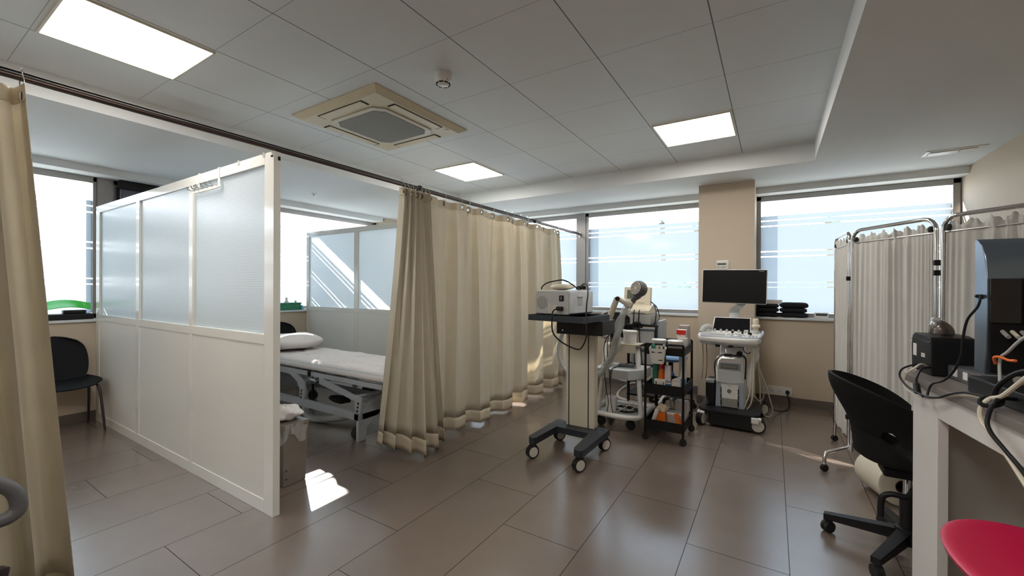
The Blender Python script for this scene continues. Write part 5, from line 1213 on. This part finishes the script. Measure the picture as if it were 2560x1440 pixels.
for i, (w_, z0, z1) in enumerate(fx): folded('folded black garment, %s of the pile nearer the small clock' % w_, 0.062, 0.333 - 0.012 * (i == 1), 5.565, 5.735, z0, z1, 0.03 * (i - 1))
for i, (w_, z0, z1) in enumerate((('bottom', 0.975, 1.028), ('middle', 1.029, 1.078), ('top', 1.079, 1.122))): folded('folded black garment, %s of the pile beside the column' % w_, -0.165, 0.058, 5.565, 5.735, z0, z1, 0.0)
single('paper_box', MB().box(-0.07, 0.085, 5.60, 5.70, 1.1235, 1.168, 0.003, -0.10), 'card_white', 'flat white box on the black garments beside the column', 'box', (0.0, 5.65, 1.1235))
t = T('desk_clock', 'small white digital clock on the sill between the black garments and fabric screen', 'clock', (0.445, 5.63, 0.975))
b_ = t.p('body', t.mb().box(0.382, 0.508, 5.60, 5.645, 0.975, 1.037, 0.005), 'white_plastic')
t.p('display', t.mb().box(0.396, 0.496, 5.5985, 5.601, 1.004, 1.028), 'lcd_grey', b_)
for k in range(5): t.p('digit', t.mb().box(0.403 + 0.018 * k, 0.414 + 0.018 * k, 5.5975, 5.5988, 1.009, 1.024), 'ink_dark', b_)
# ---------------------------------------------------------------- folding fabric screen
t = T('folding_screen', 'chrome folding screen on casters with gathered grey white fabric panels', 'folding screen', (0.6, 3.8, 0))
SP = [V((0.45, 4.47, 0)), V((0.485, 3.95, 0)), V((0.83, 3.42, 0)), V((1.30, 2.90, 0))]
ZT_, ZF, ZR = 1.725, 1.655, 0.175
for i in range(3):
    A, B = SP[i], SP[i + 1]; d = (B - A).normalized(); L = (B - A).length; n = V((-d.y, d.x, 0))
    A2, B2 = A + d * 0.018, B - d * 0.018
    r = 0.075; pts = [A2 + V((0, 0, 0.10)), A2 + V((0, 0, 0.9)), A2 + V((0, 0, ZT_ - r))]
    for k in (1, 2, 3): a = pi / 2 * k / 4; pts.append(A2 + d * (r - r * cos(a)) + V((0, 0, ZT_ - r + r * sin(a))))
    pts += [A2 + d * r + V((0, 0, ZT_)), B2 - d * r + V((0, 0, ZT_))]
    for k in (1, 2, 3): a = pi / 2 * k / 4; pts.append(B2 - d * (r - r * sin(a)) + V((0, 0, ZT_ - r + r * cos(a))))
    pts += [B2 + V((0, 0, ZT_ - r)), B2 + V((0, 0, 0.9)), B2 + V((0, 0, 0.10))]
    fr_ = t.p('panel_frame', t.mb().tube(pts, 0.0125, 10, smooth=False), 'chrome')
    t.p('lower_rail', t.mb().cyl(A2 + V((0, 0, ZR)), B2 + V((0, 0, ZR)), 0.009, n=10), 'chrome', fr_)
    t.p('fabric_rod', t.mb().cyl(A2 + V((0, 0, ZF - 0.02)), B2 + V((0, 0, ZF - 0.02)), 0.005, n=8), 'steel', fr_)
    for q in (A2 + d * 0.03, B2 - d * 0.03): t.p('rod_cap', t.mb().lathe([(0.012, -0.012), (0.017, 0), (0.015, 0.014), (0.009, 0.022)], q + V((0, 0, ZF + 0.0)), 14), 'rubber', fr_)
    def fab(u, v, A=A2, d=d, n=n, L=L - 0.036, i=i):
        s_ = 0.012 + (L - 0.024) * u
        amp = (0.009 + 0.003 * v) * (0.55 + 0.45 * sin(17 * s_ + 2 * i)); ph = 2 * pi * s_ / 0.070 + 2.2 * sin(9 * s_ + i) + 1.2 * sin(21 * s_) + 0.9 * (1 - v) * sin(13 * s_)
        k = amp * sin(ph) + 0.003 * sin(2.7 * ph) + 0.009 * sin(2 * pi * s_ / 0.19 + 2 * v + i) * (1 - v)
        z = 0.17 + (ZF + 0.028 - 0.17) * v
        if v > 0.985: z += 0.014 * sin(2 * pi * s_ / 0.085 + 2 * i) + 0.006 * sin(2 * pi * s_ / 0.03)
        if abs(v - 0.962) < 0.012: k *= 0.45
        return A + d * s_ + n * k + V((0, 0, z))
    mb = t.mb(); vs = [0, .01, .1, .2, .3, .4, .5, .6, .7, .8, .87, .92, .955, .968, .98, 1.0]; nu = int(150 * L / 0.6); W = [[mb.b.verts.new(fab(a / nu, v)) for v in vs] for a in range(nu + 1)]
    for a in range(nu):
        for b in range(len(vs) - 1): mb.b.faces.new((W[a][b], W[a + 1][b], W[a + 1][b + 1], W[a][b + 1]))
    o = t.p('fabric', mb, 'screen_cloth'); x_ = o.modifiers.new('cloth', 'SOLIDIFY'); x_.thickness = 0.001
for q in (SP[1], SP[2]):
    for z in ((0.33, 1.36) if q is SP[1] else (1.38, 1.44, 0.4)): t.p('hinge', t.mb().box(q.x - 0.024, q.x + 0.024, q.y - 0.014, q.y + 0.014, z, z + 0.032, 0.003), 'black_plastic')
def sfoot(c, d, Lf):
    d = V(d).normalized(); p = lambda s, z: c + d * s + V((0, 0, z))
    t.p('foot', t.mb().tube([p(-Lf, 0.05), p(-Lf, 0.085), p(-Lf + 0.012, 0.118), p(-Lf + 0.05, 0.13), p(0, 0.125), p(Lf - 0.05, 0.13), p(Lf - 0.012, 0.118), p(Lf, 0.085), p(Lf, 0.05)], 0.0125, 10), 'chrome')
    for s_ in (-Lf, Lf): q = p(s_, 0); caster(t, q.x, q.y, 0.024, 0.012, 0.6, None, 0.055)
sfoot(SP[1], (-0.172, -0.262, 0), 0.31)
for q in (SP[0], SP[2], SP[3]):
    t.p('foot', t.mb().cyl(q + V((0, 0, 0.05)), q + V((0, 0, 0.12)), 0.012, n=10), 'chrome'); caster(t, q.x, q.y, 0.024, 0.012, 0.4, None, 0.06)

# big paper roll on the floor
rc0 = V((0.66, 3.33, 0.122)); ax = V((-0.32, 0.947, 0)).normalized()
t = T('paper_roll', 'large cream paper roll lying on the floor under the folding screen', 'roll', (0.64, 3.4, 0))
t.p('roll', t.mb().lathe([(0.040, 0.0), (0.112, 0.0), (0.122, 0.008), (0.122, 0.26), (0.112, 0.27), (0.040, 0.27)], rc0, 36, ax, cap=False), 'foam_cream')
t.p('core', t.mb().lathe([(0.0405, -0.001), (0.036, -0.001), (0.036, 0.27), (0.0405, 0.27)], rc0, 24, ax, cap=False), 'brown_hole')
t.p('core_plug', t.mb().cyl(rc0 + ax * 0.10, rc0 + ax * 0.12, 0.036, n=24), 'brown_hole')

# ---------------------------------------------------------------- black swivel chair
HC = V((0.555, 2.72, 0))
t = T('swivel_chair', 'black moulded swivel chair behind the white counter, on a five-star caster base', 'office chair', tuple(HC))
def bk(u, v):
    ph = (u - 0.5) * 2 * rad(104); q = abs(ph) / rad(104)
    zt = 0.868 - 0.175 * q ** 2.0; zl = 0.575 + 0.06 * sm(0.46, 0.54, q) * (1 - sm(0.64, 0.72, q))
    z = zl + (zt - zl) * v; R = 0.215 + 0.095 * sm(0.58, 0.86, z) - 0.02 * q
    return HC + V((-R * cos(ph), R * 0.93 * sin(ph), z))
t.p('backrest', t.mb().grid(bk, 48, 12, thick=0.016), 'black_matt')
def st(u, v):
    ph = u * 2 * pi; back = max(0, cos(ph))
    rim = 0.50 + 0.115 * sm(-0.2, 0.9, cos(ph)); R = (0.0, 0.12, 0.18, 0.205, 0.215)[min(4, int(v * 4 + 1e-6))]
    z = (0.455, 0.457, 0.47, 0.49, rim)[min(4, int(v * 4 + 1e-6))]
    return HC + V((-R * cos(ph) * (1.0 if cos(ph) > 0 else 1.15), R * sin(ph), z))
t.p('seat', t.mb().grid(st, 40, 4, closed_u=True, thick=0.02), 'black_matt')
t.p('mechanism', t.mb().box(HC.x - 0.10, HC.x + 0.10, HC.y - 0.07, HC.y + 0.07, 0.395, 0.437, 0.01), 'black_plastic')
t.p('lever', t.mb().tube([(0.60, 2.68, 0.405), (0.56, 2.63, 0.37), (0.53, 2.60, 0.338), (0.475, 2.60, 0.337), (0.445, 2.60, 0.318), (0.437, 2.60, 0.275), (0.437, 2.60, 0.225)], 0.013, 10), 'black_plastic')
t.p('gas_column', t.mb().cyl(HC + V((0, 0, 0.09)), HC + V((0, 0, 0.30)), 0.03, n=18), 'black_plastic')
t.p('gas_lift', t.mb().cyl(HC + V((0, 0, 0.29)), HC + V((0, 0, 0.40)), 0.017, n=16), 'chrome')
t.p('hub', t.mb().lathe([(0.05, 0.075), (0.055, 0.10), (0.045, 0.145), (0.03, 0.15)], HC, 20), 'black_plastic')
for k in range(5):
    a = rad(168 + 72 * k); d = V((cos(a), sin(a), 0)); n = V((-d.y, d.x, 0)); q0, q1 = HC + d * 0.03, HC + d * 0.325
    mb = t.mb(); vs = []
    for q, z0, z1, hw in ((q0, 0.085, 0.138, 0.026), (q1, 0.068, 0.098, 0.018)): vs.append([mb.b.verts.new(q + n * s_ * hw + V((0, 0, z))) for s_, z in ((-1, z0), (1, z0), (1, z1), (-1, z1))])
    for i in range(4): mb.b.faces.new((vs[0][i], vs[0][(i + 1) % 4], vs[1][(i + 1) % 4], vs[1][i]))
    mb.b.faces.new(vs[0][::-1]); mb.b.faces.new(vs[1])
    t.p('leg', mb, 'black_plastic'); q = HC + d * 0.307; caster(t, q.x, q.y, 0.030, 0.018, a + 0.9, None, 0.075)

# ---------------------------------------------------------------- white counter and the equipment on it
E0 = V((0.467, 2.321, 0)); CA = V((0.119, -0.993, 0)); CB = V((0.993, 0.119, 0)); CRZ = math.atan2(0.119, 0.993)
def cw(u, v, z): return E0 + CA * u + CB * v + V((0, 0, z))
def lc(u, v, z): return (v, -u, z)     # counter frame: along the front edge, inward, up
def CT(name, label, cat, base, group=None):
    q = T(name, label, cat, tuple(cw(*base)), group, CRZ); q.uvz = base; return q
class CM(MB):
    """mesh authored in the counter frame (u, v, z) of a thing"""
def cpart(t, name, fn, m, parent=None, **k):
    mb = MB(); fn(mb); mb.move(-V(lc(*t.uvz))); return t.p(name, mb, m, parent, **k)
def cbox(u0, u1, v0, v1, z0, z1, bev=0.0): return lambda mb: mb.box(v0, v1, -u1, -u0, z0, z1, bev)
def ctube(pts, r, n=8): return lambda mb: mb.tube([lc(*p) for p in pts], r, n)
ZC = 0.95
t = CT('counter', 'white reception counter with grey brown worktop and open knee space', 'counter', (0.9, 0.37, 0))
cpart(t, 'worktop', lambda mb: mb.prism([(0.0, 0.02), (0.0, -1.95), (0.62, -1.95), (0.70, -1.95), (0.70, 0.42), (0.30, 0.42)], 'z', ZC - 0.028, ZC, 0.002), 'counter_top')
cpart(t, 'end_panel', cbox(0.03, 0.232, 0.012, 0.042, 0.0, ZC - 0.028, 0.002), 'counter_white')
cpart(t, 'apron', cbox(0.232, 1.93, 0.012, 0.032, ZC - 0.118, ZC - 0.028, 0.002), 'counter_white')
cpart(t, 'side_panel', cbox(-0.005, 0.02, 0.06, 0.68, 0.0, ZC - 0.028, 0.002), 'counter_white')
cpart(t, 'end_panel', cbox(1.90, 1.93, 0.012, 0.68, 0.0, ZC - 0.118, 0.002), 'counter_white')

t = CT('printer', 'compact black label printer at the far end of the counter', 'printer', (-0.06, 0.14, ZC))
pb = cpart(t, 'body', lambda mb: mb.prism([(-0.022, 0.955), (-0.022, 1.085), (-0.01, 1.105), (0.03, 1.113), (0.13, 1.113), (0.15, 1.10), (0.155, 1.06), (0.155, 0.955)], 'x', 0.069, 0.205, 0.006), 'black_plastic')
cpart(t, 'lid', cbox(-0.150, 0.018, 0.066, 0.2, 1.082, 1.0865, 0.002), 'black_gloss', pb)
cpart(t, 'label', cbox(-0.135, -0.105, 0.0675, 0.0695, 1.015, 1.066), 'card_white', pb)
cpart(t, 'label', cbox(-0.06, -0.03, 0.0675, 0.0695, 1.018, 1.034), 'card_white', pb)
cpart(t, 'foot', cbox(-0.14, 0.01, 0.08, 0.19, ZC + 0.0002, 0.957), 'rubber')
cpart(t, 'ink_line', cbox(-0.055, -0.035, 0.0668, 0.0676, 1.024, 1.028), 'ink_grey', pb)
t = CT('mouse', 'silver and bronze computer mouse sitting on top of the label printer', 'mouse', (-0.078, 0.135, 1.1135))
def mse(u, v):
    a = 2 * pi * u; b = v * pi / 2
    return lc(-0.078 + 0.034 * cos(b) * sin(a), 0.138 + 0.040 * cos(b) * cos(a), 1.1145 + 0.055 * sin(b) ** 0.9 + 0.010 * cos(b) * -cos(a) * sin(b))
cpart(t, 'body', lambda mb: mb.grid(mse, 28, 10, closed_u=True), 'silver_dark')
cpart(t, 'cap', lambda mb: mb.box(0.100, 0.136, 0.055, 0.10, 1.128, 1.170, 0.014), 'silver')
cpart(t, 'wheel', lambda mb: mb.cyl(lc(-0.088, 0.118, 1.170), lc(-0.072, 0.118, 1.170), 0.012, n=14), 'grey_light')
t = CT('power_supply', 'dark grey power strip box with two white stickers behind the counter edge', 'power strip', (0.09, 0.17, ZC))
cpart(t, 'body', cbox(-0.03, 0.24, 0.12, 0.20, ZC + 0.0005, ZC + 0.05, 0.004), 'grey_dark')
for u in (0.06, 0.13): cpart(t, 'sticker', cbox(u, u + 0.03, 0.1185, 0.1205, ZC + 0.014, ZC + 0.042), 'card_white')
cpart(t, 'adapter', cbox(-0.24, -0.035, 0.211, 0.228, ZC + 0.0005, ZC + 0.035, 0.004), 'grey_dark')
t = CT('monitor', 'big dark computer monitor seen from behind, with blue sheen coloured into its curved metallic back', 'monitor', (0.33, 0.38, ZC))
ml = [(0.285, 1.02), (0.345, 1.02), (0.356, 1.10), (0.362, 1.22), (0.36, 1.335), (0.35, 1.40), (0.33, 1.445), (0.305, 1.468), (0.285, 1.47)]
sh = cpart(t, 'shell', lambda mb: mb.prism([(-u, z) for u, z in ml], 'x', 0.082, 0.66, 0.006), 'pc_shell_sheen')
cpart(t, 'lower_cover', cbox(0.355, 0.372, 0.086, 0.172, 1.19, 1.335, 0.004), 'black_gloss')
cpart(t, 'vesa_box', cbox(0.355, 0.412, 0.172, 0.55, 1.03, 1.343, 0.008), 'black_plastic')
cpart(t, 'rating_label', cbox(0.411, 0.4135, 0.188, 0.26, 1.278, 1.302), 'card_white')
cpart(t, 'port_bay', cbox(0.355, 0.368, 0.086, 0.64, 1.03, 1.192, 0.003), 'black_matt')
cpart(t, 'side_knob', lambda mb: mb.cyl(lc(0.33, 0.082, 1.275), lc(0.33, 0.066, 1.278), 0.009, 0.004, n=10), 'black_plastic')
for k in range(4): cpart(t, 'plug', lambda mb: mb.cyl(lc(0.367, 0.115 + 0.022 * k, 1.165), lc(0.405, 0.112 + 0.022 * k, 1.15), 0.006, n=8), 'cable_white' if k % 2 else 'ink_grey')
cpart(t, 'stand_neck', cbox(0.37, 0.41, 0.30, 0.42, 0.97, 1.05, 0.004), 'black_plastic')
cpart(t, 'stand_base', cbox(0.26, 0.52, 0.21, 0.56, ZC + 0.0003, ZC + 0.022, 0.006), 'black_plastic')
def csingle(name, fn, m, label, cat, base):
    t = CT(name, label, cat, base); mb = MB(); fn(mb); bpy.data.objects.remove(t.e)
    mb.move(-V(lc(*base))); o = build(name, mb, m); o.location = cw(*base); o.rotation_euler = (0, 0, CRZ); return tag(o, label, cat)
csingle('docking_box', cbox(0.30, 0.62, 0.06, 0.14, ZC + 0.0003, 1.008, 0.008), 'black_plastic', 'black low box under the cable knot on the counter', 'box', (0.46, 0.10, ZC))
csingle('white_cable', ctube([(0.01, 0.066, 0.985), (0.05, 0.03, 1.0), (0.075, 0.0, 0.985), (0.045, -0.015, 0.955), (0.045, -0.022, 0.915), (0.10, -0.022, 0.898), (0.20, -0.016, 0.897), (0.304, -0.012, 0.922), (0.384, -0.008, 0.948), (0.456, 0.004, 0.966), (0.52, 0.015, 0.968)], 0.0040), 'cable_white', 'pale cable looping from the label printer along the counter edge', 'cable', (0.2, 0.0, 0.93))
csingle('printer_cable', ctube([(-0.02, 0.066, 0.99), (0.03, 0.02, 0.995), (0.03, -0.02, 0.975), (0.03, -0.03, 0.945), (0.085, -0.03, 0.92), (0.17, -0.028, 0.911), (0.24, -0.024, 0.91), (0.32, -0.02, 0.925), (0.385, -0.016, 0.952), (0.45, -0.004, 0.974), (0.53, 0.01, 0.978)], 0.0036), 'black_plastic', 'black cable looping from the label printer beside the pale one', 'cable', (0.2, -0.02, 0.93))
t = CT('adapter_lead', 'short black lead with a ferrite lump dangling over the counter edge', 'cable', (0.14, 0.0, 0.93))
cpart(t, 'lead', ctube([(0.02, 0.066, 0.985), (0.08, 0.02, 0.985), (0.12, -0.008, 0.955), (0.135, -0.012, 0.93), (0.165, -0.018, 0.91), (0.21, -0.02, 0.902)], 0.004), 'black_plastic')
cpart(t, 'ferrite', lambda mb: mb.cyl(lc(0.135, -0.014, 0.932), lc(0.165, -0.02, 0.908), 0.0105, n=12), 'black_plastic')
csingle('monitor_cable', ctube([(0.335, 0.078, 1.28), (0.385, 0.05, 1.245), (0.361, 0.035, 1.198), (0.347, 0.03, 1.13), (0.338, 0.03, 1.075), (0.293, 0.028, 1.013), (0.255, 0.018, 0.975), (0.238, -0.004, 0.958), (0.232, -0.012, 0.938), (0.235, -0.018, 0.913)], 0.0038), 'black_plastic', 'black cable arching down from the monitor side to the counter edge', 'cable', (0.3, 0.03, 1.1))
csingle('cable_bundle', ctube([(0.53, 0.05, 0.985), (0.565, 0.0, 0.982), (0.562, -0.018, 0.951), (0.572, -0.02, 0.918), (0.605, -0.02, 0.90), (0.65, -0.018, 0.876), (0.71, -0.016, 0.836), (0.79, -0.012, 0.775), (0.90, -0.01, 0.70), (1.05, 0.0, 0.672), (1.28, 0.02, 0.665), (1.42, 0.06, 0.45), (1.46, 0.08, 0.009)], 0.0062), 'cable_white', 'thick cream cable hanging down the front of the counter', 'cable', (0.6, 0.0, 0.9))
csingle('cable_bundle', ctube([(0.55, 0.06, 0.985), (0.595, 0.0, 0.985), (0.60, -0.02, 0.93), (0.625, -0.024, 0.90), (0.68, -0.022, 0.872), (0.76, -0.02, 0.835), (0.86, -0.018, 0.765), (0.97, -0.03, 0.70), (1.10, -0.03, 0.675), (1.30, -0.01, 0.665), (1.46, 0.03, 0.45), (1.50, 0.05, 0.008)], 0.0055), 'black_plastic', 'thick black cable hanging beside the cream one on the counter front', 'cable', (0.6, 0.0, 0.9))
csingle('cable_bundle', ctube([(0.80, 0.05, 1.16), (0.72, 0.03, 1.11), (0.66, 0.02, 1.055), (0.60, 0.01, 1.0), (0.57, 0.0, 0.985)], 0.006), 'cable_white', 'cream cable rising from the cable knot past the monitor', 'cable', (0.66, 0.02, 1.05))
csingle('cable_bundle', ctube([(0.80, 0.06, 1.15), (0.70, 0.05, 1.10), (0.62, 0.03, 1.07), (0.56, 0.02, 1.02), (0.54, 0.02, 0.985)], 0.0065), 'black_plastic', 'thick black cable rising from the cable knot past the monitor', 'cable', (0.66, 0.03, 1.05))
csingle('thin_cable', ctube([(0.72, 0.05, 1.22), (0.603, 0.05, 1.166), (0.536, 0.05, 1.118), (0.50, 0.05, 1.09), (0.50, 0.05, 1.025)], 0.004), 'hose_grey', 'thin grey cable slanting down to the orange tie on the counter', 'cable', (0.55, 0.05, 1.1))
csingle('cable_tie', ctube([(0.49, 0.045, 1.076), (0.505, 0.035, 1.095), (0.52, 0.04, 1.10), (0.54, 0.05, 1.094), (0.565, 0.052, 1.097)], 0.004), 'orange', 'orange tape tie on the thin grey cable', 'tie', (0.52, 0.05, 1.09))
csingle('velcro_tie', lambda mb: mb.torus(lc(0.57, 0.0, 0.975), 0.022, 0.006, lc(0.3, -0.4, 0.9), 20, 8), 'black_matt', 'black band knotting the cables at the counter edge', 'tie', (0.57, 0.0, 0.975))

# ---------------------------------------------------------------- red stool
t = T('stool', 'crimson plastic stool with grey metal legs in front of the counter', 'stool', (0.50, 1.40, 0))
SC = V((0.585, 1.43, 0))
def rs(u, v):
    a = 2 * pi * u; r = (0, 0.35, 0.65, 0.85, 0.95, 1.0, 0.985, 0.93)[min(7, int(v * 7 + 1e-6))]
    z = (0.640, 0.641, 0.644, 0.649, 0.652, 0.646, 0.634, 0.628)[min(7, int(v * 7 + 1e-6))]
    q = V((0.212 * cos(a) * r, 0.285 * sin(a) * r * (1 - 0.10 * cos(a)), 0)); q.rotate(Matrix.Rotation(rad(7), 3, 'Z'))
    return SC + q + V((0, 0, z))
t.p('seat', t.mb().grid(rs, 48, 7, closed_u=True), 'crimson', ang=1.2)
t.p('seat_plate', t.mb().cyl(SC + V((0, 0, 0.605)), SC + V((0, 0, 0.632)), 0.12, n=24), 'grey_dark')
for sx, sy in ((-1, 0.6), (-1, -1), (1, 0.6), (1, -1)):
    t.p('leg', t.mb().tube([SC + V((0.09 * sx, 0.12 * sy, 0.62)), SC + V((0.11 * sx, 0.15 * sy, 0.5)), SC + V((0.17 * sx, 0.22 * sy, 0.0))], 0.0145, 10), 'grey_dark')
t.p('foot_ring', t.mb().torus(SC + V((0, 0, 0.2)), 0.19, 0.009, (0, 0, 1), 32, 8), 'grey_dark')

# ---------------------------------------------------------------- outdoors, seen above the frosted film
def outside(name, mb, m, label=None, cat=None, group=None, **k):
    o = build(name, mb, m, **k)
    if label: tag(o, label, cat, group)
    else: o['kind'] = 'structure'
    return o
mb = MB(); mb.box(-90, 60, 6.3, 120, -3.1, -3.0); mb.box(-90, -6.3, -60, 6.3, -3.1, -3.0); outside('ground', mb, 'earth')
def palm(label, x, y, z0, z1, R, seed):
    rnd = random.Random(seed); t = T('palm_tree', label, 'palm tree', (x, y, z0), 'hazy palms outside')
    t.p('trunk', t.mb().tube([(x, y, z0), (x + 0.1, y, (z0 + z1) / 2), (x, y, z1)], lambda q: 0.20 - 0.06 * q, 10), 'bark')
    for k in range(22):
        a = 2 * pi * k / 22 + rnd.uniform(-.15, .15); el = rnd.uniform(-0.15, 1.1); L = R * rnd.uniform(.85, 1.1)
        d = V((cos(a), sin(a), 0)); s_ = V((-d.y, d.x, 0))
        def fr(u, v, d=d, s_=s_, el=el, L=L):
            q = V((x, y, z1)) + d * (L * cos(el) * u + 0.15 * L * u * u) + V((0, 0, L * sin(el) * u - 0.75 * L * u * u))
            w_ = 0.16 * R * sin(pi * min(1, 0.08 + u * 0.95)) * (0.75 + 0.25 * math.cos(40 * u))
            return q + s_ * (v - 0.5) * 2 * w_ - V((0, 0, abs(v - 0.5) * 0.5 * w_))
        t.p('frond', t.mb().grid(fr, 12, 2), 'leaf_hazed')
    return t
palm('hazy palm crown standing above the frosted film of the middle back window', -5.45, 25.0, -3.0, 5.05, 0.85, 1)
palm('hazy palm half hidden by the column, in the same window', -3.62, 25.0, -3.0, 4.65, 0.75, 2)
for i, (x, y, z, r_, lab) in enumerate(((2.3, 25, 4.55, 0.38, 'distant round tree top above the film of the window by the fabric screen'), (-11.0, 30, 0.4, 2.2, 'bushy tree far outside behind the clear film stripes of the back window'), (-4.4, 28, 0.2, 2.0, 'bushy tree far outside, straight behind the wall column'), (1.5, 32, 0.3, 2.4, 'low bushy tree far outside behind the window by the fabric screen'))):
    rnd = random.Random(40 + i); t = T('tree', lab, 'tree', (x, y, -3.0), 'trees outside the windows')
    t.p('trunk', t.mb().cyl((x, y, -3.0), (x, y, z), 0.22, 0.15, n=10), 'bark')
    mb = t.mb()
    for k in range(9): mb.ball((x + rnd.uniform(-.7, .7) * r_, y + rnd.uniform(-.7, .7) * r_, z + rnd.uniform(-.1, .6) * r_), r_ * rnd.uniform(.35, .6), n=12)
    t.p('crown', mb.jitter(0.06 * r_), 'hedge_leaf_hazed')
